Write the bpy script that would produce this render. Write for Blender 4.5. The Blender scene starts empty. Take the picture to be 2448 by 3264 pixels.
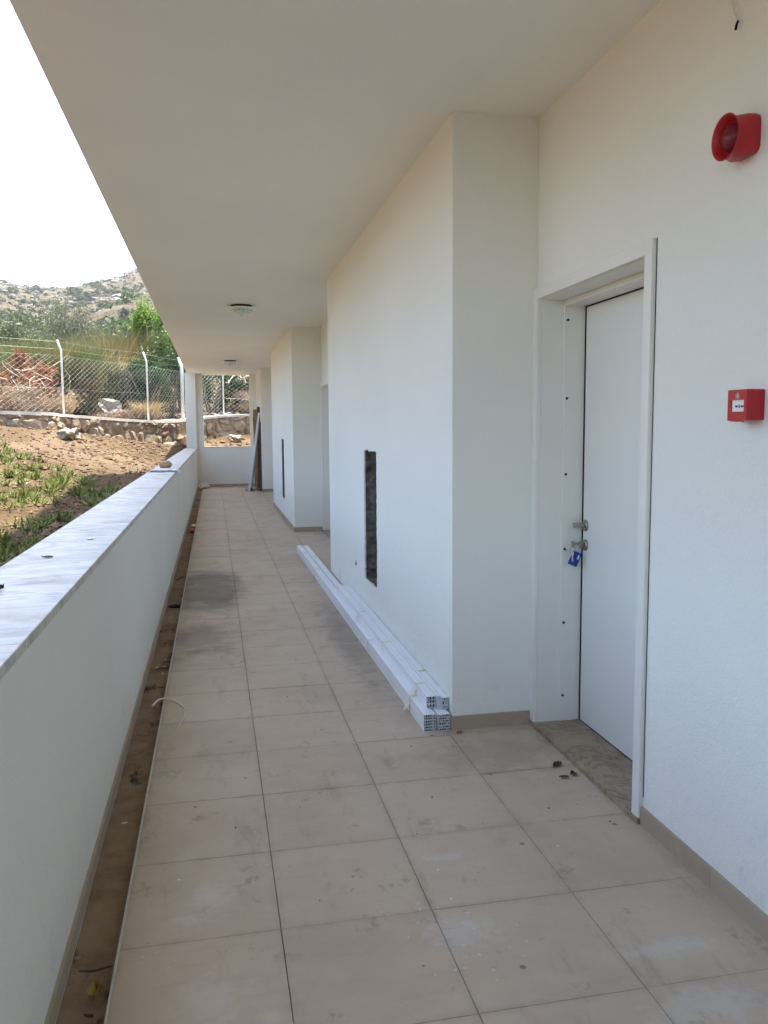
import bpy, bmesh, math, random
from mathutils import Vector, Matrix, noise
from mathutils.geometry import tessellate_polygon
R = math.radians
random.seed(7)
sc = bpy.context.scene
col = sc.collection

# ------------------------------------------------------------------ camera
cd = bpy.data.cameras.new('camera'); cam = bpy.data.objects.new('camera', cd); col.objects.link(cam)
cd.sensor_fit = 'VERTICAL'; cd.sensor_height = 36; cd.sensor_width = 36; cd.lens = 28.94
cd.clip_start = 0.05; cd.clip_end = 3000
_F = Vector((0.20003553, 0.97458748, -0.10082175)); _R = Vector((0.97939863, -0.20179759, -0.00748728)); _U = Vector((0.0276426, 0.09724697, 0.99487633))
cam.matrix_world = Matrix(((_R.x, _U.x, -_F.x, 0), (_R.y, _U.y, -_F.y, 0), (_R.z, _U.z, -_F.z, 1.43736), (0, 0, 0, 1)))
sc.camera = cam

# ------------------------------------------------------------------ sky, sun, exposure
SUN_EL = R(71); SUN_H = Vector((0.46, 0.89, 0)).normalized()
w = bpy.data.worlds.new('World'); sc.world = w; w.use_nodes = True
wn = w.node_tree; bg = wn.nodes['Background']
sky = wn.nodes.new('ShaderNodeTexSky'); sky.sky_type = 'NISHITA'; sky.sun_disc = False
sky.sun_elevation = SUN_EL; sky.sun_rotation = math.atan2(SUN_H.x, SUN_H.y)
sky.air_density = 1.0; sky.dust_density = 2.8; sky.ozone_density = 1.0
wn.links.new(sky.outputs[0], bg.inputs[0]); bg.inputs[1].default_value = 0.15
sl = bpy.data.lights.new('sun', 'SUN'); sl.energy = 4.0; sl.angle = R(0.53); sl.color = (1.0, 0.95, 0.81)
so = bpy.data.objects.new('sun', sl); col.objects.link(so)
sd = Vector((SUN_H.x * math.cos(SUN_EL), SUN_H.y * math.cos(SUN_EL), math.sin(SUN_EL)))
so.rotation_euler = sd.to_track_quat('Z', 'Y').to_euler(); so.location = sd * 60
sc.view_settings.view_transform = 'Standard'; sc.view_settings.look = 'None'
sc.view_settings.exposure = 2.08; sc.view_settings.gamma = 1.0; sc.view_settings.use_curve_mapping = False
sc.render.engine = 'CYCLES'
cy = sc.cycles
cy.max_bounces = 10; cy.diffuse_bounces = 7; cy.glossy_bounces = 3; cy.transmission_bounces = 6; cy.transparent_max_bounces = 6
cy.use_denoising = True; cy.sample_clamp_indirect = 8; cy.caustics_reflective = False; cy.caustics_refractive = False

# ------------------------------------------------------------------ material helpers
class NT:
    def __init__(s, name):
        m = bpy.data.materials.new(name); m.use_nodes = True; s.m = m; s.t = m.node_tree
        s.b = s.t.nodes['Principled BSDF']; s.out = s.t.nodes['Material Output']
        s._p = None
    def n(s, typ, **kw):
        nd = s.t.nodes.new(typ)
        for k, v in kw.items(): setattr(nd, k, v)
        return nd
    def l(s, a, b): s.t.links.new(a, b)
    def setin(s, sock, v):
        if isinstance(v, (int, float)): sock.default_value = v
        elif isinstance(v, tuple): sock.default_value = v if len(v) == len(sock.default_value) else (*v, 1)
        else: s.l(v, sock)
    @property
    def pos(s):
        if s._p is None: s._p = s.n('ShaderNodeNewGeometry').outputs['Position']
        return s._p
    @property
    def obj(s): return s.n('ShaderNodeTexCoord').outputs['Object']
    def noise(s, scale, detail=4, rough=.55, vec=None, dist=0):
        nd = s.n('ShaderNodeTexNoise'); nd.inputs['Scale'].default_value = scale; nd.inputs['Detail'].default_value = detail
        nd.inputs['Roughness'].default_value = rough; nd.inputs['Distortion'].default_value = dist
        s.l(vec if vec is not None else s.pos, nd.inputs['Vector']); return nd.outputs['Fac']
    def voro(s, scale, feature='F1', vec=None, out='Distance'):
        nd = s.n('ShaderNodeTexVoronoi', feature=feature); nd.inputs['Scale'].default_value = scale
        s.l(vec if vec is not None else s.pos, nd.inputs['Vector']); return nd.outputs[out]
    def remap(s, v, a, b, c=0, d=1, smooth=True):
        nd = s.n('ShaderNodeMapRange'); nd.interpolation_type = 'SMOOTHSTEP' if smooth else 'LINEAR'
        s.setin(nd.inputs[0], v)
        for i, x in zip((1, 2, 3, 4), (a, b, c, d)): nd.inputs[i].default_value = x
        return nd.outputs[0]
    def math(s, op, a, b=0.0, clamp=False):
        nd = s.n('ShaderNodeMath', operation=op); nd.use_clamp = clamp
        s.setin(nd.inputs[0], a); s.setin(nd.inputs[1], b); return nd.outputs[0]
    def mix(s, f, a, b, mode='MIX'):
        nd = s.n('ShaderNodeMix', data_type='RGBA', blend_type=mode); s.setin(nd.inputs[0], f)
        s.setin(nd.inputs[6], a); s.setin(nd.inputs[7], b); return nd.outputs[2]
    def mapping(s, vec, scale=(1, 1, 1), rot=(0, 0, 0), loc=(0, 0, 0)):
        nd = s.n('ShaderNodeMapping'); s.l(vec, nd.inputs[0])
        nd.inputs['Scale'].default_value = scale; nd.inputs['Rotation'].default_value = rot; nd.inputs['Location'].default_value = loc
        return nd.outputs[0]
    def ell(s, cx, cy_, rx, ry, amp=.5, nscale=7.0, soft=.35):
        """soft-edged irregular patch on the floor (world metres)"""
        v = s.mapping(s.pos, (1 / rx, 1 / ry, 0), (0, 0, 0), (-cx / rx, -cy_ / ry, 0))
        ln = s.n('ShaderNodeVectorMath', operation='LENGTH'); s.l(v, ln.inputs[0])
        a = s.math('ADD', ln.outputs['Value'], s.math('MULTIPLY', s.math('SUBTRACT', s.noise(nscale, 6, .65), .5), amp * 2))
        return s.remap(a, 1.0, 1.0 - soft)
    def bump(s, h, strength=.3, dist=.01):
        nd = s.n('ShaderNodeBump'); nd.inputs['Strength'].default_value = strength; nd.inputs['Distance'].default_value = dist
        s.l(h, nd.inputs['Height']); s.l(nd.outputs[0], s.b.inputs['Normal'])
    def fin(s, c=None, rough=.6, metal=0, spec=.4):
        if c is not None: s.setin(s.b.inputs['Base Color'], c)
        s.setin(s.b.inputs['Roughness'], rough); s.b.inputs['Metallic'].default_value = metal
        s.b.inputs['Specular IOR Level'].default_value = spec
        return s.m
def sc3(c, k): return tuple(min(1, x * k) for x in c)
def simple(name, c, rough=.6, var=.12, scale=6, bump=0, bscale=60, bdist=.004, metal=0, spec=.4, vec='pos'):
    t = NT(name); v = t.pos if vec == 'pos' else t.obj
    cc = t.mix(t.remap(t.noise(scale, 5, .6, v), .3, .7), sc3(c, 1 - var), sc3(c, 1 + var))
    if bump: t.bump(t.noise(bscale, 4, .6, v), bump, bdist)
    return t.fin(cc, rough, metal, spec)

def mk_plaster(name, c, grain=.5, dirt=True):
    t = NT(name)
    big = t.remap(t.noise(.9, 3, .5), .3, .7)
    cc = t.mix(big, sc3(c, .955), c)
    if dirt:
        sep = t.n('ShaderNodeSeparateXYZ'); t.l(t.pos, sep.inputs[0])
        low = t.remap(sep.outputs['Z'], .42, .05)           # scuffs and mortar smears just over the skirting
        sm = t.math('MULTIPLY', low, t.remap(t.noise(9, 6, .7), .52, .72), True)
        cc = t.mix(t.math('MULTIPLY', sm, .30), cc, (.45, .42, .38))
        sp = t.remap(t.voro(3.1), .030, .012)
        cc = t.mix(t.math('MULTIPLY', sp, t.remap(t.noise(.7, 2, .5), .55, .6)), cc, (.40, .38, .35))
        st = t.remap(t.noise(2.0, 5, .65, t.mapping(t.pos, (1, 1, .22))), .60, .82)
        cc = t.mix(t.math('MULTIPLY', st, .10), cc, (.52, .50, .46))
    h = t.math('ADD', t.noise(150, 3, .6), t.math('MULTIPLY', t.noise(32, 4, .6), .9))
    h = t.math('ADD', h, t.math('MULTIPLY', t.noise(3.2, 3, .5), 1.6))
    t.bump(h, grain, .0035)
    return t.fin(cc, .85, 0, .2)
WHITE = (.835, .832, .775)
m_plaster = mk_plaster('white_wall_plaster', WHITE, .8)
m_ceil = mk_plaster('ceiling_paint', (.88, .872, .805), .45, False)
m_core = simple('building_core_plaster', WHITE, .85, .03, 2)

def mk_tile():
    t = NT('beige_porcelain_tile')
    rnd = t.n('ShaderNodeObjectInfo').outputs['Random']
    base = t.mix(rnd, (.455, .365, .272), (.50, .408, .308))
    base = t.mix(t.math('MULTIPLY', t.remap(t.noise(5, 6, .65), .35, .7), .5), base, (.54, .452, .345))
    base = t.mix(t.math('MULTIPLY', t.remap(t.noise(1.3, 5, .6), .4, .75), .5), base, (.36, .28, .205))
    # streaky grain of the tile print
    base = t.mix(t.math('MULTIPLY', t.remap(t.noise(14, 5, .7, t.mapping(t.pos, (.35, 1.6, 1))), .5, .8), .22), base, (.26, .205, .145))
    # dark damp stain by the channel, far trampled dirt, dirt against the profiles
    d = t.math('MULTIPLY', t.ell(-.10, 7.55, .42, 1.30, .55, 4.5, .5), .80)
    base = t.mix(d, base, (.105, .085, .066))
    d = t.math('MULTIPLY', t.ell(-.12, 5.75, .36, .75, .8, 6.0, .8), .62)
    base = t.mix(d, base, (.15, .12, .092))
    d = t.math('MULTIPLY', t.ell(.86, 5.6, .20, 1.9, .9, 9.0, .9), .55)
    base = t.mix(d, base, (.17, .135, .10))
    d = t.math('MULTIPLY', t.ell(1.2, 3.35, .5, .30, .9, 9.0, .9), .45)
    base = t.mix(d, base, (.22, .18, .135))
    d = t.math('MULTIPLY', t.ell(.5, 14, .8, 5, .8, 4.0, .9), .25)
    base = t.mix(d, base, (.52, .46, .37))
    # grime collected along the tile edges
    ob = t.n('ShaderNodeSeparateXYZ'); t.l(t.obj, ob.inputs[0])
    ed = t.math('MAXIMUM', t.math('ABSOLUTE', ob.outputs[0]), t.math('ABSOLUTE', ob.outputs[1]))
    ed = t.math('MULTIPLY', t.remap(ed, .196, .2235), t.remap(t.noise(8, 5, .7), .35, .7))
    base = t.mix(t.math('MULTIPLY', ed, .32), base, (.22, .17, .12))
    # scattered small scuffs
    sc_ = t.math('MULTIPLY', t.remap(t.noise(6, 5, .75, t.mapping(t.pos, (1, .9, 1), (0, 0, .3))), .585, .70), .5)
    base = t.mix(sc_, base, (.17, .14, .108))
    sm2 = t.math('MULTIPLY', t.remap(t.noise(2.6, 7, .75, t.mapping(t.pos, (2.4, .7, 1), (0, 0, -.12), (4, 2, 0))), .53, .72), .45)
    base = t.mix(sm2, base, (.235, .175, .118))
    dust = t.math('MULTIPLY', t.remap(t.noise(1.7, 7, .7, t.mapping(t.pos, (1, 1, 1), (0, 0, 0), (9, 3, 0))), .50, .70), .40)
    base = t.mix(dust, base, (.53, .455, .35))
    dots = t.math('MULTIPLY', t.remap(t.voro(6.5), .075, .045), t.remap(t.noise(2.3, 3, .5), .50, .56))
    base = t.mix(t.math('MULTIPLY', dots, .75), base, (.12, .095, .075))
    # plaster splashes in the foreground
    wmask = None
    for e in [(-.05, 2.46, .10, .15, .9, 17), (-.11, 2.36, .10, .05, .8, 22), (-.045, 2.0, .13, .15, 1.0, 15), (.10, 1.90, .05, .05, .8, 20),
              (.66, 2.14, .17, .12, 1.15, 19), (1.20, 1.95, .22, .06, 1.1, 16), (1.18, 1.72, .25, .09, 1.1, 14), (.72, 2.55, .12, .05, 1.1, 20)]:
        x = t.ell(e[0], e[1], e[2] * .85, e[3] * .85, e[4] * 1.2, e[5] * 1.5, .8); wmask = x if wmask is None else t.math('MAXIMUM', wmask, x)
    base = t.mix(t.math('MULTIPLY', wmask, .34), base, (.60, .575, .53))
    wv_ = t.n('ShaderNodeVectorMath', operation='ADD'); nz = t.n('ShaderNodeTexNoise'); nz.inputs['Scale'].default_value = 60; t.l(t.pos, nz.inputs['Vector'])
    vm = t.n('ShaderNodeVectorMath', operation='SCALE'); vm.inputs['Scale'].default_value = .02; t.l(nz.outputs['Color'], vm.inputs[0]); t.l(t.pos, wv_.inputs[0]); t.l(vm.outputs[0], wv_.inputs[1])
    drop = t.math('MULTIPLY', t.remap(t.voro(24, 'F1', wv_.outputs[0]), .17, .10), t.math('MAXIMUM', t.ell(.62, 2.12, .30, .32, .5, 4, .5), t.remap(t.noise(3.1, 2, .5), .64, .67)))
    sep = t.n('ShaderNodeSeparateXYZ'); t.l(t.pos, sep.inputs[0])
    drop = t.math('MULTIPLY', drop, t.remap(sep.outputs['Y'], 3.2, 2.3))
    base = t.mix(t.math('MULTIPLY', drop, .6), base, (.60, .57, .53))
    t.bump(t.noise(220, 2, .5), .06, .001)
    rough = t.remap(t.noise(3.5, 5, .6), .3, .7, .42, .62)
    return t.fin(base, rough, 0, .35)
m_tile = mk_tile()
m_grout = simple('dirty_grout', (.19, .145, .108), .95, .35, 14)
m_back = simple('floor_screed', (.40, .33, .25), .8, .12, 3)
def mk_skirt():
    t = NT('skirting_tile')
    rnd = t.n('ShaderNodeObjectInfo').outputs['Random']
    b = t.mix(rnd, (.38, .305, .22), (.425, .35, .255))
    b = t.mix(t.math('MULTIPLY', t.remap(t.noise(7, 5, .65), .5, .75), .45), b, (.60, .57, .52))
    return t.fin(b, .55, 0, .3)
m_skirt = mk_skirt()
def mk_chan():
    t = NT('dirt_in_channel')
    b = t.mix(t.remap(t.noise(4, 6, .7), .35, .65), (.24, .155, .10), (.37, .27, .185))
    b = t.mix(t.remap(t.noise(2.3, 5, .7, t.mapping(t.pos, (2.2, .8, 1))), .55, .66), b, (.055, .042, .034))
    b = t.mix(t.remap(t.voro(14), .16, .08), b, (.33, .29, .24))
    t.bump(t.noise(45, 5, .7), .5, .006)
    return t.fin(b, .9, 0, .2)
m_chan = mk_chan()
def mk_marble():
    t = NT('grey_veined_marble')
    v = t.mapping(t.pos, (1.7, 2.3, 1), (0, 0, .35))
    f = t.noise(2.4, 9, .68, v, 1.3)
    b = t.mix(t.remap(f, .40, .68), (.67, .645, .59), (.43, .42, .39))
    f2 = t.noise(3.2, 8, .6, t.mapping(t.pos, (.55, 5.5, 1), (0, 0, -.06)), .9)
    vein = t.math('MULTIPLY', t.remap(t.math('ABSOLUTE', t.math('SUBTRACT', f2, .5)), .035, .0), t.remap(t.noise(2.2, 4, .6), .38, .58))
    b = t.mix(t.math('MULTIPLY', vein, .5), b, (.17, .18, .19))
    b = t.mix(t.math('MULTIPLY', t.remap(t.noise(6, 5, .7), .6, .8), .3), b, (.66, .66, .64))
    return t.fin(b, t.remap(t.noise(5, 4, .6), .3, .7, .34, .55), 0, .35)
m_marble = mk_marble()
def mk_thresh():
    t = NT('tan_marble_threshold')
    f = t.noise(7, 7, .65, None, .9)
    b = t.mix(t.remap(f, .3, .7), (.27, .20, .13), (.36, .285, .20))
    b = t.mix(t.remap(t.math('ABSOLUTE', t.math('SUBTRACT', t.noise(5, 6, .6, None, 1.2), .5)), .03, 0), b, (.19, .135, .085))
    b = t.mix(t.math('MULTIPLY', t.remap(t.noise(4, 5, .7), .56, .68), .7), b, (.16, .125, .095))
    return t.fin(b, .45, 0, .4)
m_thresh = mk_thresh()
m_doorpaint = simple('white_door_lacquer', (.74, .735, .685), .42, .02, 2, .05, 240, .001, spec=.4)
m_doorframe = simple('white_frame_lacquer', (.77, .755, .70), .38, .03, 2, spec=.45)
m_black = simple('dark_gap', (.012, .012, .012), .9, .1)
m_nickel = simple('brushed_nickel', (.36, .33, .30), .36, .12, 40, metal=1.0, spec=.5)
m_keysteel = simple('key_brass_nickel', (.34, .32, .27), .45, .1, 60, metal=1.0)
m_bluetag = simple('blue_plastic_tag', (.006, .035, .24), .5, .2, 30, spec=.3)
m_paper = simple('paper_insert', (.42, .55, .72), .6, .15, 90)
m_red = simple('red_alarm_plastic', (.42, .012, .018), .38, .06, 9, .05, 300, .0005, spec=.45)
m_redlens = simple('red_clear_lens', (.15, .010, .018), .30, .1, 20, spec=.22)
m_whiteplate = simple('white_insert', (.80, .80, .78), .4, .02)
m_ink = simple('black_print', (.015, .015, .015), .6, .1)
m_yellow = simple('yellow_strip', (.75, .50, .05), .5, .05)
m_silver = simple('silver_emblem', (.62, .55, .50), .35, .1, metal=.3)
m_concrete = simple('raw_dark_concrete', (.165, .138, .112), .95, .5, 18, .9, 40, .012)
m_pvc = simple('white_pvc', (.80, .82, .84), .30, .02, 3, spec=.5)
m_tape = simple('pale_masking_tape', (.74, .72, .55), .6, .08, 30)
m_tapey = simple('yellow_tape', (.66, .60, .22), .6, .08, 30)
m_alu = simple('dull_aluminium', (.56, .54, .50), .45, .08, 30, metal=.6)
m_lampring = simple('white_lamp_ring', (.82, .82, .78), .35, .02)
t_ = NT('frosted_lamp_glass'); t_.b.inputs['Transmission Weight'].default_value = .18
m_lampglass = t_.fin(t_.mix(t_.remap(t_.noise(30, 3, .5), .3, .7), (.58, .68, .62), (.68, .76, .69)), .28, 0, .5)
m_wood_dark = simple('dark_brown_wood', (.105, .055, .035), .6, .3, 12, .2, 40)
m_wood_ply = simple('orange_brown_plywood', (.34, .18, .085), .65, .25, 9, .15, 50)
m_teal = simple('teal_painted_strip', (.20, .34, .31), .45, .12, 12)
m_stoneGrey = simple('pale_rubble', (.50, .46, .40), .9, .25, 16, .5, 30, .01)
m_plastic = simple('milky_plastic_film', (.66, .66, .64), .3, .1, 25, .4, 30, .01)
m_tanstone = simple('tan_fieldstone', (.42, .30, .18), .9, .25, 20, .4, 40, .006)
m_tanstone2 = simple('pale_tan_rock', (.30, .255, .20), .95, .3, 9, .8, 25, .02)
m_rag = simple('grey_damp_rag', (.13, .14, .15), .9, .3, 30, .4, 60)
m_cord = simple('white_nylon_strip', (.72, .70, .64), .4, .06)
m_leafyellow = simple('yellow_dry_leaf', (.30, .235, .055), .7, .35, 40, .3, 40)
m_leafdark = simple('dark_curled_leaf', (.035, .031, .030), .8, .4, 40)
m_twig = simple('twig_bark', (.075, .055, .042), .85, .3, 30)
m_redbit = simple('red_scrap', (.45, .055, .02), .5, .1)
m_galv = simple('white_painted_steel_post', (.70, .71, .73), .42, .06, 8, metal=.15)
m_wire = simple('galvanised_wire', (.60, .60, .57), .4, .06, metal=.35)
m_bark = simple('pale_bark', (.23, .19, .15), .9, .3, 18, .4, 40)
m_deadtwig = simple('bleached_dead_branch', (.50, .42, .33), .9, .2, 20)

def mk_soil():
    t = NT('dry_garden_soil')
    f = t.noise(1.1, 6, .65)
    b = t.mix(t.remap(f, .3, .7), (0.107, 0.068, 0.036), (0.153, 0.103, 0.056))
    b = t.mix(t.remap(t.noise(9, 6, .75), .42, .68), b, (0.082, 0.049, 0.027))
    b = t.mix(t.math('MULTIPLY', t.remap(t.noise(28, 4, .7), .58, .75), .8), b, (0.235, 0.167, 0.106))
    b = t.mix(t.math('MULTIPLY', t.remap(t.noise(.45, 4, .6), .52, .66), .55), b, (0.214, 0.160, 0.109))
    t.bump(t.math('ADD', t.noise(16, 6, .75), t.noise(60, 4, .7)), .9, .03)
    return t.fin(b, .95, 0, .15)
m_soil = mk_soil()
m_clod = simple('soil_clod', (.165, .112, .068), .95, .4, 5, .5, 60)
def mk_hill():
    t = NT('dry_rocky_hillside')
    b = t.mix(t.remap(t.noise(.06, 6, .65), .35, .65), (0.140, 0.116, 0.074), (0.190, 0.150, 0.102))
    b = t.mix(t.remap(t.noise(.30, 7, .75), .50, .64), b, (0.120, 0.112, 0.066))
    b = t.mix(t.math('MULTIPLY', t.remap(t.noise(.55, 6, .8, None, .4), .49, .60), .85), b, (0.071, 0.071, 0.043))
    rock = t.math('MULTIPLY', t.remap(t.noise(.22, 7, .8), .53, .62), t.remap(t.noise(.03, 4, .6), .42, .58))
    b = t.mix(t.math('MULTIPLY', rock, .8), b, (0.231, 0.217, 0.203))
    b = t.mix(t.math('MULTIPLY', t.remap(t.noise(1.6, 5, .8), .52, .62), .8), b, (0.046, 0.047, 0.031))
    t.bump(t.noise(.8, 7, .8), 1.0, .9)
    return t.fin(b, .95, 0, .1)
m_hill = mk_hill()
def mk_rock(name, a, b2, sc_=6):
    t = NT(name)
    rnd = t.n('ShaderNodeObjectInfo').outputs['Random']
    c = t.mix(rnd, a, b2)
    c = t.mix(t.math('MULTIPLY', t.remap(t.noise(sc_, 6, .7), .45, .7), .7), c, (.31, .275, .23))
    c = t.mix(t.math('MULTIPLY', t.remap(t.noise(sc_ * 3, 5, .7), .56, .7), .75), c, (.10, .08, .065))
    t.bump(t.noise(sc_ * 4, 6, .7), .8, .03)
    return t.fin(c, .92, 0, .15)
m_stone = mk_rock('rubble_wall_stone', (.27, .185, .125), (.30, .245, .18))
m_lime = mk_rock('pale_limestone', (0.346, 0.310, 0.259), (0.302, 0.281, 0.252))
m_hillrock = mk_rock('grey_hill_rock', (0.194, 0.180, 0.169), (0.158, 0.148, 0.137), 1.6)
m_mortar = simple('wall_mortar', (.290, .237, .181), .95, .45, 5, 1.0, 14, .06)
m_cap = simple('cement_capping', (.510, .475, .422), .9, .15, 5, .5, 30, .015)

def mk_leaf(name, c1, c2, trans=.35, rough=.5, c3=None):
    t = NT(name)
    g = t.n('ShaderNodeNewGeometry').outputs['Random Per Island']
    c = t.mix(g, c1, c2)
    if c3: c = t.mix(t.remap(t.noise(1.4, 4, .6), .48, .62), c, c3)
    t.fin(c, rough, 0, .35)
    tr = t.n('ShaderNodeBsdfTranslucent'); t.l(c, tr.inputs['Color'])
    mx = t.n('ShaderNodeMixShader'); mx.inputs[0].default_value = trans
    t.l(t.b.outputs[0], mx.inputs[1]); t.l(tr.outputs[0], mx.inputs[2]); t.l(mx.outputs[0], t.out.inputs['Surface'])
    return t.m
m_succ = mk_leaf('succulent_leaf', (.132, .176, .041), (.312, .333, .101), .35, .4)
L_dark = mk_leaf('dark_evergreen_leaf', (.022, .058, .014), (.055, .115, .028), .35, .4)
L_bright = mk_leaf('bright_green_leaf', (.088, .167, .027), (.167, .246, .044), .45, .45)
L_broom = mk_leaf('grey_green_broom_stem', (.065, .092, .030), (.125, .150, .055), .35, .6, (.17, .145, .06))
L_tawny = mk_leaf('tawny_broom_stem', (.149, .123, .052), (.211, .162, .071), .3, .6, (.096, .101, .039))
L_olive = mk_leaf('silver_olive_leaf', (.088, .101, .057), (.159, .167, .105), .3, .5)
L_grey = mk_leaf('grey_green_shrub_leaf', (.066, .093, .044), (.123, .145, .074), .3, .55)
L_dead = mk_leaf('rust_dead_leaf', (.176, .057, .024), (.264, .105, .044), .3, .7)
L_straw = mk_leaf('dry_straw_blade', (.351, .255, .123), (.475, .368, .193), .3, .7)
L_twigdry = mk_leaf('dry_twig_tangle', (.264, .184, .123), (.378, .290, .203), .15, .8)
L_hill = mk_leaf('hill_shrub_leaf', (0.032, 0.045, 0.023), (0.061, 0.072, 0.040), .2, .6)
L_hill2 = mk_leaf('hill_shrub_leaf_green', (.052, .079, .027), (.096, .123, .044), .25, .6)

# ------------------------------------------------------------------ mesh helpers
class MB:
    def __init__(s): s.v = []; s.f = []; s.mi = []
    def add(s, vs, fs, mi=0):
        o = len(s.v); s.v += [tuple(v) for v in vs]; s.f += [tuple(i + o for i in f) for f in fs]; s.mi += [mi] * len(fs); return s
    def box(s, x0, x1, y0, y1, z0, z1, mi=0):
        vs = [(x, y, z) for z in (z0, z1) for y in (y0, y1) for x in (x0, x1)]
        return s.add(vs, [(0, 2, 3, 1), (4, 5, 7, 6), (0, 1, 5, 4), (2, 6, 7, 3), (0, 4, 6, 2), (1, 3, 7, 5)], mi)
    def bar(s, a, b, wd, th, up=(0, 0, 1), mi=0):
        a = Vector(a); b = Vector(b); d = (b - a).normalized(); u = Vector(up); r = d.cross(u).normalized(); u = r.cross(d).normalized()
        vs = []
        for p in (a, b):
            for i, j in ((-1, -1), (1, -1), (1, 1), (-1, 1)): vs.append(p + r * i * wd / 2 + u * j * th / 2)
        return s.add(vs, [(3, 2, 1, 0), (4, 5, 6, 7), (0, 1, 5, 4), (1, 2, 6, 5), (2, 3, 7, 6), (3, 0, 4, 7)], mi)
    def tube(s, pts, rad, n=8, mi=0, cap=True):
        pts = [Vector(p) for p in pts]; k = len(pts); vs = []; fs = []
        rr = rad if isinstance(rad, (list, tuple)) else [rad] * k
        ref = Vector((.31, .17, .93))
        for i, p in enumerate(pts):
            d = (pts[min(i + 1, k - 1)] - pts[max(i - 1, 0)]).normalized()
            a = d.cross(ref)
            if a.length < 1e-3: a = d.cross(Vector((1, 0, 0)))
            a.normalize(); b = d.cross(a)
            for j in range(n):
                t = 2 * math.pi * j / n; vs.append(p + (a * math.cos(t) + b * math.sin(t)) * rr[i])
        for i in range(k - 1):
            for j in range(n): fs.append((i * n + j, i * n + (j + 1) % n, (i + 1) * n + (j + 1) % n, (i + 1) * n + j))
        if cap: fs += [tuple(range(n - 1, -1, -1)), tuple(range((k - 1) * n, k * n))]
        return s.add(vs, fs, mi)
    def lathe(s, prof, org, axis='z', n=32, mi=0, sgn=1):
        vs = []; fs = []; k = len(prof); o = Vector(org)
        for r, h in prof:
            for j in range(n):
                t = 2 * math.pi * j / n; c, q = r * math.cos(t), r * math.sin(t)
                vs.append(o + (Vector((c, q, h * sgn)) if axis == 'z' else Vector((h * sgn, c, q)) if axis == 'x' else Vector((q, h * sgn, c))))
        for i in range(k - 1):
            for j in range(n): fs.append((i * n + j, i * n + (j + 1) % n, (i + 1) * n + (j + 1) % n, (i + 1) * n + j))
        return s.add(vs, fs, mi)
    def mesh(s, name, mats, smooth=False, off=(0, 0, 0)):
        me = bpy.data.meshes.new(name); o = Vector(off)
        me.from_pydata([tuple(Vector(v) - o) for v in s.v], [], s.f)
        for m in (mats if isinstance(mats, (list, tuple)) else [mats]): me.materials.append(m)
        if any(s.mi): me.polygons.foreach_set('material_index', s.mi)
        if smooth: me.polygons.foreach_set('use_smooth', [True] * len(me.polygons))
        me.update(); return me
def tag(o, label=None, cat=None, group=None, kind=None):
    for k, v in (('label', label), ('category', cat), ('group', group), ('kind', kind)):
        if v: o[k] = v
    return o
def link(name, me, parent=None, loc=(0, 0, 0)):
    o = bpy.data.objects.new(name, me); col.objects.link(o); o.location = loc
    if parent is not None: o.parent = parent
    return o
def base_of(p):
    b = Vector((0, 0, 0))
    while p is not None: b += p.location; p = p.parent
    return b
def part(name, mb, mats, parent=None, smooth=False, bevel=0):
    """mesh given in world metres, hung under its thing"""
    o = link(name, mb.mesh(name, mats, smooth, base_of(parent)), parent)
    if bevel:
        md = o.modifiers.new('edge', 'BEVEL'); md.width = bevel; md.segments = 2; md.limit_method = 'ANGLE'
    return o
def thing(name, loc, label, cat, group=None):
    e = bpy.data.objects.new(name, None); col.objects.link(e); e.location = loc; e.empty_display_size = .1
    return tag(e, label, cat, group)
def solo(name, mb, mats, loc, label, cat, group=None, smooth=False, bevel=0):
    o = link(name, mb.mesh(name, mats, smooth, loc), None, loc)
    if bevel:
        md = o.modifiers.new('edge', 'BEVEL'); md.width = bevel; md.segments = 2; md.limit_method = 'ANGLE'
    return tag(o, label, cat, group)
def recalc(o):
    bm = bmesh.new(); bm.from_mesh(o.data); bmesh.ops.recalc_face_normals(bm, faces=bm.faces); bm.to_mesh(o.data); bm.free(); return o
def rough_blob(seed, sx, sy, sz, sub=2, amp=.35, freq=1.6, flat=.5):
    bm = bmesh.new(); bmesh.ops.create_icosphere(bm, subdivisions=sub, radius=1)
    for v in bm.verts:
        n = noise.fractal(v.co * freq + Vector((seed * 3.7, seed * 1.3, 0)), 1.0, 2.0, 3)
        c = v.co * (1 + amp * n)
        for i in range(3): c[i] = math.copysign(abs(c[i]) ** (1 - flat * .5), c[i])
        v.co = Vector((c.x * sx, c.y * sy, c.z * sz))
    me = bpy.data.meshes.new('stone'); bm.to_mesh(me); bm.free(); return me

# ------------------------------------------------------------------ dimensions of the gallery (metres)
ZC = 2.839; XE = -.2986; T = .45; Y0 = 2.2612; B = 1.081; W = 1.4904
YEND = 21.30; XCE = -.614; ZP = .984; XPI = -.416; XPO = -.716
PER = 7.838; BOXES = [(-4.158, .02), (3.680, 7.857), (11.518, 15.695), (19.20, 21.50)]
YBACK = -6.0

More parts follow.
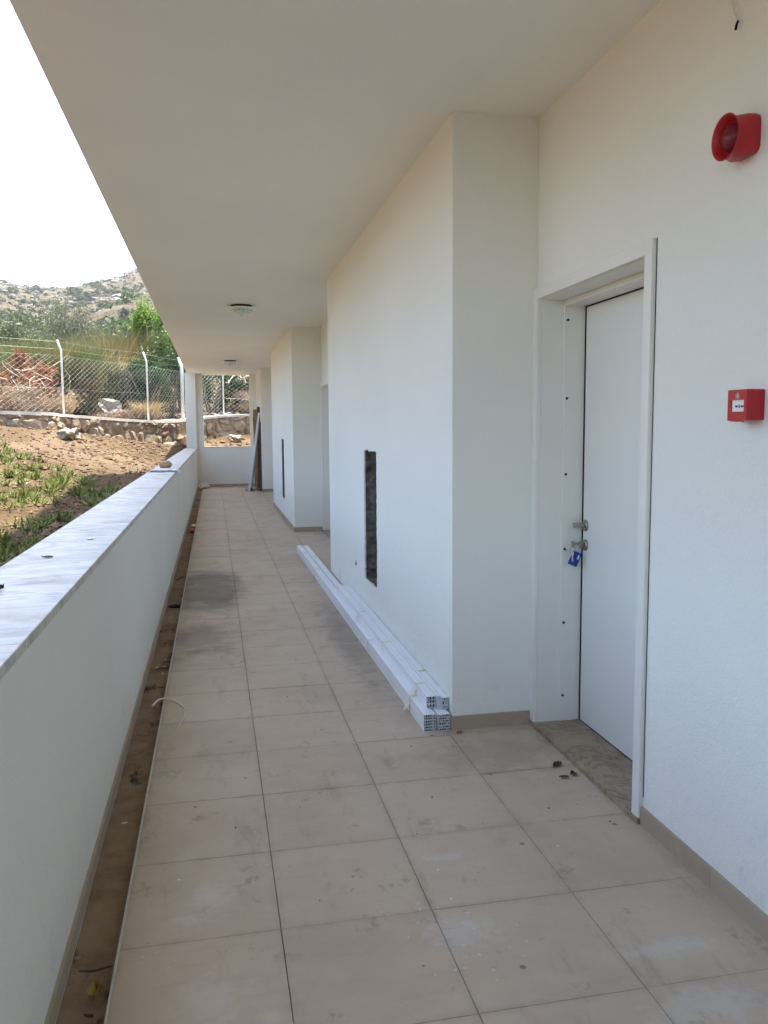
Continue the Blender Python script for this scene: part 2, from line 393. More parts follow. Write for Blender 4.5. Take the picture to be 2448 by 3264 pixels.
# ------------------------------------------------------------------ floor
fl = MB().box(XE + .006, 2.4, YBACK, 21.4, -.16, -.008)
floor = tag(part('floor', fl, m_grout), kind='structure')
floor['label'] = 'beige square tiled gallery floor, dusty and stained'
tm = MB()
hx, hy = T / 2 - .0011, T / 2 - .0008
tm.add([(-hx, -hy, -.012), (hx, -hy, -.012), (hx, hy, -.012), (-hx, hy, -.012), (-hx, -hy, -.0008), (hx, -hy, -.0008), (hx, hy, -.0008), (-hx, hy, -.0008),
        (-hx + .0012, -hy + .0012, 0), (hx - .0012, -hy + .0012, 0), (hx - .0012, hy - .0012, 0), (-hx + .0012, hy - .0012, 0)],
       [(0, 1, 5, 4), (1, 2, 6, 5), (2, 3, 7, 6), (3, 0, 4, 7), (4, 5, 9, 8), (5, 6, 10, 9), (6, 7, 11, 10), (7, 4, 8, 11), (8, 9, 10, 11)])
tile_me = tm.mesh('tile', m_tile)
for r in range(-8, 43):
    for c in range(4):
        o = link('tile', tile_me, floor, (XE + T * (c + .5), Y0 + T * (r + .5), random.uniform(-.0008, .0006)))
        o.rotation_euler = (random.gauss(0, .0007), random.gauss(0, .0007), random.gauss(0, .0009))
bk = MB().box(XE + .006, W, YBACK, Y0 - 8 * T - .002, -.008, 0)
part('floor_screed', bk, m_back, floor)
# drainage channel between parapet and tiles
ch = MB()
N = 260
for i in range(N + 1):
    y = YBACK + (21.3 - YBACK) * i / N
    for x in (-.432, -.39, -.35, XE + .008):
        ch.v.append((x, y, -.042 + .010 * noise.noise(Vector((x * 9, y * 2.1, 3)))))
for i in range(N):
    for j in range(3): a = i * 4 + j; ch.f.append((a, a + 1, a + 5, a + 4)); ch.mi.append(0)
chan = tag(part('drain_channel', ch, m_chan), kind='structure'); chan['label'] = 'dirty brown drain channel along the parapet foot'
tr = MB().box(XE - .003, XE + .004, YBACK, 21.3, -.05, .0025)
part('edge_trim', tr, m_alu, floor)

# ------------------------------------------------------------------ the building
bld = thing('gallery_building', (1.5, 8, 0), 'white rendered building with an open gallery, boxed-out walls and recessed doors', 'building')
part('ceiling_slab', MB().box(XCE, 6.2, YBACK, 21.95, ZC, ZC + .22), m_ceil, bld)  # unseen overhang past the end wall, lengthened to keep sun off the floor
part('upper_storey', MB().box(XCE, 6.2, YBACK, 14.7, ZC + .221, 7.9), m_core, bld, bevel=.05)
part('core_wall', MB().box(1.95, 6.2, YBACK, 21.5, -.2, ZC + .003), m_core, bld)

def jag(poly, amp, step, seed):
    """insert jittered points along a closed polygon (y,z)"""
    rnd = random.Random(seed); out = []
    for i, p in enumerate(poly):
        q = poly[(i + 1) % len(poly)]; L = math.dist(p, q); k = max(1, int(L / step))
        for j in range(k):
            t = j / k; a = amp if j else amp * .3
            out.append((p[0] + (q[0] - p[0]) * t + rnd.uniform(-a, a), p[1] + (q[1] - p[1]) * t + rnd.uniform(-a, a)))
    return out
def box_wall(y0, y1, holes):
    mb = MB(); X1 = 1.96; zb = -.1; zt = ZC + .002
    outer = [(y0, zb), (y1, zb), (y1, zt), (y0, zt)]
    polys = [[Vector((p[0], p[1], 0)) for p in outer]] + [[Vector((p[0], p[1], 0)) for p in h] for h in holes]
    tris = tessellate_polygon(polys); flat = [p for pl in polys for p in pl]
    mb.add([(B, p.x, p.y) for p in flat], tris)
    for a, b in ((0, 1), (1, 2), (2, 3), (3, 0)):
        p, q = outer[a], outer[b]
        mb.add([(B, *p), (B, *q), (X1, *q), (X1, *p)], [(0, 1, 2, 3)])
    # plaster thickness at the hole rims
    for h in holes:
        n = len(h); mb.add([(B, *p) for p in h] + [(B + .012, *p) for p in h], [(i, (i + 1) % n, n + (i + 1) % n, n + i) for i in range(n)])
    o = part('wall', mb, m_plaster, bld)
    bm = bmesh.new(); bm.from_mesh(o.data); bmesh.ops.remove_doubles(bm, verts=bm.verts, dist=1e-5); bmesh.ops.recalc_face_normals(bm, faces=bm.faces); bm.to_mesh(o.data); bm.free()
    md = o.modifiers.new('edge', 'BEVEL'); md.width = .004; md.segments = 2; md.limit_method = 'ANGLE'; md.use_clamp_overlap = True
    return o
for bi, (y0, y1) in enumerate(BOXES):
    holes = []
    if bi in (1, 2):
        off = (bi - 1) * (PER - .28 if bi == 2 else PER)
        off = 0 if bi == 1 else 7.60
        n0, n1, z0, z1 = 5.52 + off, 5.995 + off, .327, 1.283
        h = jag([(n0, z0), (n1, z0), (n1, z1), (n0, z1)], .0085, .026, bi)
        holes.append(h)
        s0 = 6.36 + off; z = .335
        h2 = [(s0 + .036 + .034 * math.cos(a) * (1.08 if k % 2 else .95), z + .035 + .034 * math.sin(a)) for k, a in enumerate([2 * math.pi * i / 14 for i in range(14)])]
        holes.append(h2)
    wl = box_wall(y0, y1, holes)
    if holes:
        for h, dep, nm, mt in ((holes[0], .22, 'niche_lining', m_concrete), (holes[1], .045, 'socket_box', m_black if bi == 2 else m_pvc)):
            mb = MB(); n = len(h); K = 6; rnd = random.Random(bi + 3)
            for k in range(K + 1):
                for (a, b) in h:
                    jx = noise.noise(Vector((a * 14, b * 14, k * 1.3))) * (.010 if nm[0] == 'n' else 0)
                    cyy = sum(p[0] for p in h) / n; czz = sum(p[1] for p in h) / n
                    sh = 1 + (.02 if k else 0)
                    mb.v.append((B + .011 + dep * k / K, cyy + (a - cyy) * sh + jx * min(k, 1), czz + (b - czz) * sh + jx * min(k, 1)))
            for k in range(K):
                for i in range(n): mb.f.append((k * n + i, k * n + (i + 1) % n, (k + 1) * n + (i + 1) % n, (k + 1) * n + i)); mb.mi.append(0)
            mb.f.append(tuple(K * n + i for i in range(n))); mb.mi.append(0)
            lin = part(nm, mb, mt, wl)
            if nm == 'socket_box':
                c = (sum(p[0] for p in h) / n, sum(p[1] for p in h) / n)
                wmb = MB()
                for j in range(3):
                    wmb.tube([(B + .04, c[0] + .004 * j, c[1] - .01), (B + .012, c[0] - .012 + .012 * j, c[1] + .004), (B - .004, c[0] - .016 + .014 * j, c[1] - .010 + .006 * j)], .0028, 6)
                part('wire', wmb, m_black, wl)

# recessed walls with the steel doors
DN, DF, DZ = 2.6725, 3.632, 2.024           # clear opening, near / far / top
def recess(y0, y1, off):
    dn, df = DN + off, DF + off
    mb = MB()
    mb.box(W, 1.955, y0 + .001, dn - .004, -.1, ZC + .002)
    mb.box(W, 1.955, df + .004, y1 - .001, -.1, ZC + .002)
    mb.box(W, 1.955, dn - .004, df + .004, DZ + .004, ZC + .002)
    return part('wall', mb, m_plaster, bld)
def door(off):
    dn, df = DN + off, DF + off
    fr = MB()
    xw = W - .018
    fr.box(xw, W + .002, dn - .05, dn, -.002, DZ + .05)                       # casing strips
    fr.box(xw, W + .002, df, df + .05, -.002, DZ + .05)
    fr.box(xw, W + .002, dn, df, DZ, DZ + .05)
    fo = part('door_frame', fr, m_doorframe, bld, bevel=.002)
    jm = MB()
    jm.box(W + .002, 1.602, dn - .004, dn + .004, .02, DZ + .004); jm.box(W + .002, 1.602, df - .004, df + .004, .02, DZ + .004)
    jm.box(W + .002, 1.602, dn + .004, df - .004, DZ - .004, DZ + .004)
    part('jamb', jm, m_doorframe, fo)
    st = MB()                                                                     # rebate liner standing 9 mm proud
    st.box(1.600, 1.7030, df - .013, df + .004, .021, DZ - .008); st.box(1.600, 1.7030, dn - .004, dn + .013, .021, DZ - .008)
    st.box(1.600, 1.7030, dn + .013, df - .013, DZ - .030, DZ - .004)
    part('rebate_liner', st, m_doorframe, fo, bevel=.0015)
    gp = MB(); gp.box(W - .001, W + .001, dn - .0545, dn - .0495, .10, DZ + .05); part('gap_shade_strip', gp, m_black, fo)  # black strip on the wall surface, painted shade beside the near casing
    for z in (1.93, 1.571, 1.217, .862, .507, .149):
        hp = MB().lathe([(.0001, 0), (.0058, 0), (.0058, .004)], (1.6165, df - .0135, z), 'y', 14, 0, -1); part('plug_hole', hp, m_black, fo)
    lf = MB().box(1.7035, 1.75, dn + .018, df - .0255, .026, DZ - .036)
    lo = part('door_leaf', lf, m_doorpaint, bld, bevel=.0015)
    part('leaf_gap_shade', MB().box(1.7050, 1.80, dn - .003, df + .003, .02, DZ), m_black, lo)  # black block behind the leaf, painting the shade in its edge gap
    for k, z in enumerate((.977, .884)):
        y = 3.578 + off
        part('escutcheon', MB().lathe([(.0001, .010), (.023, .010), (.0262, .007), (.027, .0)], (1.7035, y, z), 'x', 28, 0, -1), m_nickel, lo, True)
        if k == 0:
            tb = MB().lathe([(.0001, .030), (.010, .029), (.0125, .024), (.0125, .008)], (1.7035, y, z), 'x', 20, 0, -1)
            tb.add([(1.690, y - .006, z + .012), (1.690, y + .006, z + .012), (1.690, y + .006, z - .012), (1.690, y - .006, z - .012),
                    (1.640, y - .004, z + .013), (1.640, y + .004, z + .013), (1.643, y + .004, z - .010), (1.643, y - .004, z - .010)],
                   [(0, 1, 5, 4), (1, 2, 6, 5), (2, 3, 7, 6), (3, 0, 4, 7), (4, 5, 6, 7)])
            part('thumb_turn', tb, m_nickel, lo, False, .0015)
        else:
            tb = MB().box(1.672, 1.6935, y - .0045, y + .0045, z - .016, z + .011)
            tb.lathe([(.0001, .0), (.0085, .0), (.0085, -.012)], (1.686, y, z + .008), 'x', 16)
            part('lock_cylinder', tb, m_nickel, lo, False, .0015)
    th = MB().box(W - .022, 1.712, dn - .052, df + .052, -.005, .021)
    part('door_threshold', th, m_thresh, bld, bevel=.003)
for i in range(len(BOXES) - 1):
    y0, y1 = BOXES[i][1], BOXES[i + 1][0]
    recess(y0, y1, i * PER)
    if i < 2: door(i * PER)
    else:
        part('wall', MB().box(W + .08, 1.9, DN + i * PER - .01, DF + i * PER + .01, -.05, DZ + .02), m_doorpaint, bld)

# end wall with its opening, corner column, sill
ew = MB()
ew.box(-.44, B + .001, YEND, YEND + .2, -.1, 1.000)
ew.box(-.44, -.241, YEND, YEND + .2, 1.000, ZC + .002)
ew.box(.915, B + .001, YEND, YEND + .2, 1.000, ZC + .002)
part('end_wall', ew, m_plaster, bld)
part('window_sill', MB().box(-.240, .914, YEND - .012, YEND + .22, 1.000, 1.018), m_marble, bld, bevel=.002)
part('corner_column', MB().box(-.665, -.412, YEND - .22, YEND + .20, ZP + .002, ZC + .002), m_plaster, bld, bevel=.004)

# skirting tiles
sk_me = {}
def skirt(x0, y0, x1, y1, nx, ny, parent=bld, h=.066, seg=.45):
    L = math.hypot(x1 - x0, y1 - y0); k = max(1, math.ceil(L / seg - .02)); l = L / k; ax = 'y' if abs(y1 - y0) > abs(x1 - x0) else 'x'
    key = (ax, round(l, 4), h, nx, ny)
    if key not in sk_me:
        mb = MB(); th = .010
        if ax == 'y': mb.box(min(0, nx * th), max(0, nx * th), -l / 2 + .0008, l / 2 - .0008, -.004, h)
        else: mb.box(-l / 2 + .0008, l / 2 - .0008, min(0, ny * th), max(0, ny * th), -.004, h)
        sk_me[key] = mb.mesh('skirting', m_skirt)
    pb = base_of(parent)
    for i in range(k):
        t = (i + .5) / k; o = link('skirting', sk_me[key], parent, Vector((x0 + (x1 - x0) * t + nx * random.uniform(-.001, .0008), y0 + (y1 - y0) * t, random.uniform(-.001, .001))) - pb)
for i, (y0, y1) in enumerate(BOXES):
    if i == 0: continue
    skirt(B, y0, B, min(y1, YEND), -1, 0)
    skirt(B - .010, y0, W - .02, y0, 0, -1)
    if i < 3: skirt(B, y1, W, y1, 0, 1)
    a = BOXES[i - 1][1]
    skirt(W, a, W, DN - .052 + PER * (i - 1), -1, 0)
skirt(-.30, YEND, B, YEND, 0, -1)

# ------------------------------------------------------------------ parapet with marble coping
par = thing('parapet_wall', (-.57, 8, 0), 'long white plastered parapet with a grey veined marble coping', 'parapet')
part('plastered_body', MB().box(-.700, -.430, YBACK, 21.36, -.6, ZP - .026), m_plaster, par)
joints = [YBACK, 1.85, 8.62, 15.3, YEND + .02]
for a, b in zip(joints, joints[1:]):
    part('coping_slab', MB().box(XPO, XPI, a + .0018, b - .0018, ZP - .026, ZP), m_marble, par, bevel=.0025)
skirt(-.430, YBACK, -.430, YEND, 1, 0, par, .050, .9)

# ------------------------------------------------------------------ ceiling lamps
def lamp(x, y, label):
    e = thing('ceiling_lamp', (x, y, ZC), label, 'lamp', 'gallery ceiling lamps')
    part('gap_shade_plate', MB().lathe([(.0001, 0), (.116, 0), (.116, -.030), (.0001, -.030)], (x, y, ZC - .001), 'z', 40), m_black, e)  # plate coloured black to paint the shaded gap above the ring
    part('ring', MB().lathe([(.12, -.026), (.150, -.026), (.1545, -.032), (.150, -.042), (.128, -.048), (.118, -.044)], (x, y, ZC), 'z', 48), m_lampring, e, True)
    part('glass_dome', MB().lathe([(.128, -.040), (.118, -.058), (.098, -.078), (.070, -.094), (.040, -.103), (.016, -.106), (.0001, -.107)], (x, y, ZC), 'z', 40), m_lampglass, e, True)
    part('finial', MB().lathe([(.014, -.100), (.014, -.112), (.008, -.118), (.0001, -.119)], (x, y, ZC), 'z', 16), m_alu, e, True)
    dots = MB()
    for k in range(18):
        a = 2 * math.pi * k / 18
        p = Vector((x + .1195 * math.cos(a), y + .1195 * math.sin(a), ZC - .058)); n = Vector((math.cos(a), math.sin(a), -.8)).normalized()
        dots.tube([p - n * .003, p + n * .0025], .0045, 8)
    for k in range(18):
        a = 2 * math.pi * (k + .5) / 18
        p = Vector((x + .098 * math.cos(a), y + .098 * math.sin(a), ZC - .079)); n = Vector((math.cos(a), math.sin(a), -1.2)).normalized()
        dots.tube([p - n * .003, p + n * .0020], .0025, 8)
    part('dot_pattern', dots, m_black, e)['kind'] = 'stuff'
    for k in range(3):
        a = 2 * math.pi * k / 3 + .1
        clips = MB().tube([(x + .143 * math.cos(a), y + .143 * math.sin(a), ZC - .037), (x + .140 * math.cos(a), y + .140 * math.sin(a), ZC - .048)], .006, 8)
        part('retaining_clip', clips, m_lampring, e)
lamp(.346, 9.65, 'round white ceiling lamp with a dotted glass dome, the nearer of two')
lamp(.368, 17.27, 'round white ceiling lamp with a glass dome, the farther of two, near the end wall')

# ------------------------------------------------------------------ fire alarm sounder and call point
e = thing('alarm_sounder', (W, 2.143, 2.24), 'red round alarm sounder with a beacon lens, high on the wall beside the door', 'alarm')
mb = MB(); n = 48; cyy, czz = 2.143, 2.237
prof = [(0.0, 'b', .058), (.012, 'b', .060), (.030, 'm', .060), (.052, 'c', .0565), (.066, 'c', .0585), (.074, 'c', .0625), (.0755, 'c', .0615), (.0735, 'c', .0585), (.055, 'c', .051), (.040, 'c', .046), (.040, 'c', .0001)]
for d, kind, r in prof:
    for j in range(n):
        a = 2 * math.pi * j / n; c, s = math.cos(a), math.sin(a)
        pw = 2 / {'b': 5.5, 'm': 3.2, 'c': 2}[kind]
        yy = math.copysign(abs(c) ** pw, c) * r * (.93 if kind == 'b' else .97 if kind == 'm' else 1); zz = math.copysign(abs(s) ** pw, s) * r * (.93 if kind == 'b' else .97 if kind == 'm' else 1)
        if kind != 'c' and zz < 0 and d < .02: zz *= .93
        mb.v.append((W - d, cyy + yy, czz + zz))
for i in range(len(prof) - 1):
    for j in range(n): mb.f.append((i * n + j, (i * n + (j + 1) % n), (i + 1) * n + (j + 1) % n, (i + 1) * n + j)); mb.mi.append(0)
part('horn_body', mb, m_red, e, True)
part('beacon_lens', MB().lathe([(.040, .038), (.0395, .050), (.036, .060), (.027, .068), (.014, .0725), (.0001, .074)], (W, cyy, czz), 'x', 36, 0, -1), m_redlens, e, True)
part('flash_tube', MB().tube([(W - .046, cyy - .016, czz - .008), (W - .050, cyy, czz + .002), (W - .046, cyy + .016, czz + .010)], .003, 10), m_redbit, e, True)

e = thing('call_point', (W, 2.0705, 1.4955), 'red square fire alarm call point with a white press panel and arrows', 'alarm')
cx0, cy0, cy1, cz0, cz1 = W - .057, 2.028, 2.113, 1.453, 1.538
mb = MB(); mb.box(W - .036, W, cy0, cy1, cz0, cz1)
part('back_box', mb, m_red, e, False, .003)
yc = (cy0 + cy1) / 2
wy0, wy1, wz0, wz1 = cy0 + .0125, cy1 - .0145, cz0 + .024, cz0 + .057
face = MB()
oy = [cy0, cy0 + .02, yc, cy1 - .02, cy1]; ob = [cz0, cz0 - .003, cz0 - .0045, cz0 - .003, cz0]
def frame(x): return [(x, y, z) for y, z in zip(oy, ob)] + [(x, cy1, cz1), (x, cy0, cz1)]
F0 = frame(cx0); F1 = frame(W - .0362)
polys = [[Vector((p[1], p[2], 0)) for p in F0], [Vector(p) for p in ((wy0, wz0, 0), (wy1, wz0, 0), (wy1, wz1, 0), (wy0, wz1, 0))]]
tris = tessellate_polygon(polys); fl_ = [p for pl in polys for p in pl]
face.add([(cx0, p.x, p.y) for p in fl_], tris)
k = len(F0); face.add(F0 + F1, [(i, (i + 1) % k, k + (i + 1) % k, k + i) for i in range(k)])
hv = [(wy0, wz0), (wy1, wz0), (wy1, wz1), (wy0, wz1)]
face.add([(cx0, *p) for p in hv] + [(cx0 + .005, *p) for p in hv], [(i, (i + 1) % 4, 4 + (i + 1) % 4, 4 + i) for i in range(4)])
recalc(part('front_cover', face, m_red, e))
pn = part('press_panel', MB().box(cx0 + .0042, cx0 + .012, wy0, wy1, wz0, wz1), m_whiteplate, e)
part('yellow_strip', MB().box(cx0 + .0030, cx0 + .0041, wy0, wy1, wz1 - .0018, wz1), m_yellow, pn)
zc_ = wz0 + .0145; xs = cx0 + .0038
def flat(poly, x, nm, mt, par_):
    tr_ = tessellate_polygon([[Vector((p[0], p[1], 0)) for p in poly]]); mb = MB()
    mb.add([(x, *p) for p in poly], tr_); return part(nm, mb, mt, par_)
ym = (wy0 + wy1) / 2 - .004
flat([(ym + .0035 * math.cos(a), zc_ + .0052 * math.sin(a)) for a in [2 * math.pi * i / 20 for i in range(20)]], xs, 'printed_dot', m_ink, pn)
for sg in (-1, 1):
    c = ym + sg * .0125
    flat([(c - sg * .0062, zc_), (c - sg * .001, zc_ + .0048), (c - sg * .001, zc_ + .0024), (c + sg * .006, zc_ + .0024), (c + sg * .006, zc_ - .0024), (c - sg * .001, zc_ - .0024), (c - sg * .001, zc_ - .0048)], xs, 'printed_arrow', m_ink, pn)
# house-and-flame emblem
ey, ez, xe = yc - .002, cz1 - .0165, cx0 - .0006
em = MB()
for poly in ([(ey - .0080, ez - .008), (ey - .0080, ez + .001), (ey - .0065, ez + .001), (ey - .0065, ez - .008)],
             [(ey + .0080, ez - .008), (ey + .0080, ez + .001), (ey + .0065, ez + .001), (ey + .0065, ez - .008)],
             [(ey - .0095, ez + .001), (ey, ez + .009), (ey + .0095, ez + .001), (ey + .0075, ez + .001), (ey, ez + .0068), (ey - .0075, ez + .001)],
             [(ey - .004, ez - .004), (ey - .0035, ez + .0005), (ey - .001, ez + .005), (ey + .0005, ez + .001), (ey + .003, ez + .003), (ey + .004, ez - .003), (ey + .001, ez - .0075), (ey - .002, ez - .0072)],
             [(ey - .0080, ez - .0085), (ey - .002, ez - .0085), (ey - .002, ez - .0098), (ey - .0080, ez - .0098)], [(ey + .0080, ez - .0085), (ey + .002, ez - .0085), (ey + .002, ez - .0098), (ey + .0080, ez - .0098)]):
    tr_ = tessellate_polygon([[Vector((p[0], p[1], 0)) for p in poly]]); em.add([(xe, *p) for p in poly], tr_)
part('house_flame_emblem', em, m_silver, e)
part('key_slot', MB().lathe([(.004, 0), (.004, -.003), (.0001, -.003)], (cx0 + .012, yc - .012, cz0 - .002), 'z', 14), m_black, e)

# capped cable end high on the wall
wv = [Vector((W - .004, 2.235, 2.70)), Vector((W - .010, 2.227, 2.645)), Vector((W - .016, 2.205, 2.60)), Vector((W - .012, 2.192, 2.572)), Vector((W - .016, 2.194, 2.560)), Vector((W - .014, 2.199, 2.550))]
e = thing('cable_end', (W, 2.2, 2.6), 'thin pale cable with dark tips sticking out of the upper wall', 'cable')
part('cable_sheath', MB().tube(wv[:4], .0028, 8), m_cord, e, True)
part('bare_tip', MB().tube(wv[3:], .0036, 8), m_black, e, True)

# keys in the lower lock
e = thing('key_bunch', (1.66, 3.578, .86), 'keys with a blue plastic tag hanging from the lower door lock', 'keys')
vd = Vector((1.65, 3.57, .82)) - Vector((0, 0, 1.437)); vd.normalize(); rt = vd.cross(Vector((0, 0, 1))).normalized(); up = rt.cross(vd)
def pl(c, poly, th, tl=0):
    mb = MB(); n = len(poly); ca, sa = math.cos(tl), math.sin(tl)
    P = [c + rt * (ca * x - sa * y) + up * (sa * x + ca * y) for x, y in poly]
    return mb.add([p - vd * th / 2 for p in P] + [p + vd * th / 2 for p in P], [tuple(range(n - 1, -1, -1)), tuple(range(n, 2 * n))] + [(i, (i + 1) % n, n + (i + 1) % n, n + i) for i in range(n)])
part('key_in_lock', MB().box(1.646, 1.674, 3.5765, 3.5795, .884, .897).box(1.632, 1.648, 3.5765, 3.5795, .876, .905), m_keysteel, e, False, .001)
c0 = Vector((1.640, 3.578, .876))
ring = [c0 + Vector((0, 0, -.012)) + (rt * math.cos(a) + up * math.sin(a)) * .012 for a in [2 * math.pi * i / 20 for i in range(21)]]
part('split_ring', MB().tube(ring, .0013, 6, 0, False), m_keysteel, e, True)
part('hanging_key', pl(Vector((1.632, 3.566, .836)), [(-.003, -.026), (0, -.029), (.003, -.026), (.0036, .002), (.008, .007), (.0088, .015), (.004, .021), (-.004, .021), (-.0088, .015), (-.008, .007), (-.0036, .002)], .0022, .09), m_keysteel, e)
tg = part('blue_tag', pl(Vector((1.648, 3.572, .822)), [(-.022, -.034), (.022, -.034), (.022, .030), (.018, .034), (-.018, .034), (-.022, .030)], .0035, -.38), m_bluetag, e, False, .001)
part('tag_label', pl(Vector((1.6475, 3.571, .822)) - vd * .0026 + rt * .016 + up * .006, [(-.004, -.010), (.004, -.010), (.004, .010), (-.004, .010)], .0006, -.38), m_paper, tg)

# ------------------------------------------------------------------ white PVC profiles stacked along the wall
def profile_mesh(wd, ht, L, seed):
    """hollow multi-chamber section, open ends, running +y from 0"""
    rnd = random.Random(seed); mb = MB(); t = .0014; e = .0004
    mb.box(-wd / 2, wd / 2, 0, L, ht - t, ht - e); mb.box(-wd / 2, wd / 2, 0, L, e, t)
    xs = [-wd / 2, -wd / 2 + wd * .13, -wd * .16 + rnd.uniform(-.002, .002), wd * .02, wd * .17 + rnd.uniform(-.002, .002), wd / 2 - wd * .13 - t, wd / 2 - t]
    for x in xs: mb.box(x, x + t, .0006, L - .0006, t, ht - t)
    a, b = (xs[1], xs[2]) if rnd.random() < .5 else (xs[4], xs[5])
    mb.box(a + t, b, .001, L, ht * .5 - t / 2, ht * .5 + t / 2)
    # black sheet a little way in, painting the shade inside the hollow chambers
    mb.box(-wd / 2 + t, wd / 2 - t, .010, .013, t, ht - t, 1)
    return mb.mesh('profile', [m_pvc, m_black])
def bundle(label, x, y, z, wd, ht, n, L, rz, seed, tapes, name='profile_bundle', jit=.004):
    e = thing(name, (x, y, z), label, 'profiles', 'white window profiles stacked by the wall'); e.rotation_euler.z = rz
    mes = [profile_mesh(wd, ht / n, L, seed + i) for i in range(2)]
    rnd = random.Random(seed)
    for i in range(n):
        o = link('profile', mes[i % 2], e, (rnd.uniform(-.0012, .0012), rnd.uniform(-jit, jit), ht / n * i))
    for y_, m in tapes:
        mb = MB(); g = .0014; wdt = .022
        mb.box(-wd / 2 - g, wd / 2 + g, y_, y_ + wdt, ht, ht + g); mb.box(-wd / 2 - g, -wd / 2 - .0012, y_, y_ + wdt, .001, ht)
        if rnd.random() < .75:
            mb.add([(-wd / 2 - g, y_, ht * .55), (-wd / 2 - g, y_ + wdt, ht * .5), (-wd / 2 - .022, y_ + wdt + .01, ht * .30), (-wd / 2 - .020, y_ - .004, ht * .38), (-wd / 2 - .034, y_ + .012, ht * .08)], [(0, 1, 2, 3), (3, 2, 4)])
        o = link('tape', mb.mesh('tape', m), e)
    return e
rz = math.atan2(.022, 5.85)
bundle('lower left bundle of white plastic profiles, six metres long, standing away from the wall', .969, 3.672, .0005, .058, .084, 6, 5.88, rz, 11, [(.28, m_tape), (1.42, m_tape), (4.2, m_tape), (5.25, m_tape)])
bundle('lower right bundle of white plastic profiles, lying against the wall skirting', 1.0370, 3.664, .0005, .058, .083, 6, 5.87, rz, 21, [(5.0, m_tape)])
rz2 = math.atan2(.006, 3)
bundle('short upper bundle of three white profiles on top of the stack', 1.000, 3.762, .0855, .047, .057, 3, 2.96, rz2, 31, [(.20, m_tape), (1.05, m_tape), (1.9, m_tape)])
bundle('narrow white profile pair wedged in the middle of the upper layer', 1.0335, 3.745, .0855, .015, .060, 2, 2.90, rz2, 41, [])
bundle('upper white profiles lying directly against the wall, with a yellow tape scrap', 1.0605, 3.728, .0855, .032, .058, 3, 2.95, rz2, 51, [(.44, m_tapey)])

# ------------------------------------------------------------------ boards leaning in the far corner
def board(name, a, b, wd, th, up, mt, label, cat='board', seed=1, nick=0):
    a = Vector(a); b = Vector(b); mb = MB(); d = (b - a); K = 8; dn = d.normalized(); u = Vector(up); r = dn.cross(u).normalized(); u = r.cross(dn).normalized()
    rnd = random.Random(seed)
    for i in range(K + 1):
        p = a + d * i / K + u * .006 * math.sin(i / K * 3.1) ; jw = 1 + rnd.uniform(-nick, nick)
        for s, q in ((-1, -1), (1, -1), (1, 1), (-1, 1)): mb.v.append(tuple(p + r * s * wd / 2 * jw + u * q * th / 2))
    for i in range(K):
        for j in range(4): mb.f.append((i * 4 + j, i * 4 + (j + 1) % 4, i * 4 + 4 + (j + 1) % 4, i * 4 + 4 + j)); mb.mi.append(0)
    mb.f += [(3, 2, 1, 0), (K * 4, K * 4 + 1, K * 4 + 2, K * 4 + 3)]; mb.mi += [0, 0]
    o = solo(name, mb, mt, tuple(a), label, cat, bevel=.0015); recalc(o); return o
board('dark_plank', (1.035, 19.78, .002), (1.050, 19.72, 1.97), .075, .022, (0, 1, 0), m_wood_dark, 'tallest dark brown plank leaning upright in the far corner')
board('plywood_strip', (.985, 20.05, .002), (.985, 19.98, 1.915), .10, .012, (0, 1, 0), m_wood_ply, 'orange-brown plywood strip standing behind the dark plank', seed=3, nick=.14)
board('plywood_offcut', (.990, 19.92, .002), (.965, 19.90, 1.72), .085, .012, (.1, 1, 0), m_wood_ply, 'shorter orange-brown plywood offcut leaning among the far corner boards', seed=5, nick=.1)
board('dark_board', (1.060, 19.50, .002), (1.070, 19.50, 1.62), .020, .16, (0, 1, 0), m_wood_dark, 'dark board on edge against the far wall corner', seed=6)
board('white_strip', (.775, 19.48, .002), (1.045, 19.46, 1.83), .045, .014, (0, 1, 0), m_pvc, 'long white metal strip leaning diagonally across the far boards', 'strip', 7)
board('teal_strip', (.845, 19.62, .002), (1.005, 19.62, 1.30), .035, .012, (0, 1, 0), m_teal, 'short teal strip leaning behind the white strip', 'strip', 8)
board('grey_strip', (.800, 19.56, .002), (1.035, 19.56, 1.55), .030, .010, (0, 1, 0), m_alu, 'thin grey strip beside the white leaning strip', 'strip', 9)
def rubble(name, loc, s, seed, mt, label, cat='stone', sub=2, amp=.35, rot=0, group=None):
    me = rough_blob(seed, *s, sub, amp, 1.6, .12); me.materials.append(mt); o = link(name, me, None, loc); o.rotation_euler.z = rot; return tag(o, label, cat, group)
rubble('stone_chunk', (.90, 19.58, .045), (.07, .05, .05), 2, m_stoneGrey, 'pale stone chunk at the foot of the leaning boards')
rubble('brick_chunk', (.835, 19.50, .040), (.035, .04, .05), 4, m_wood_dark, 'small dark chunk beside the white strip foot', 'debris')
rubble('pale_chunk', (.735, 19.66, .030), (.04, .04, .035), 5, m_stoneGrey, 'small pale chunk left of the leaning strips')
rubble('dark_scrap', (1.03, 19.55, .035), (.06, .05, .04), 8, m_rag, 'dark crumpled scrap under the leaning boards', 'debris')
rubble('plastic_bag', (-.275, 20.72, .055), (.145, .11, .075), 9, m_plastic, 'crumpled milky plastic bag in the far left corner', 'bag', 3, .55)

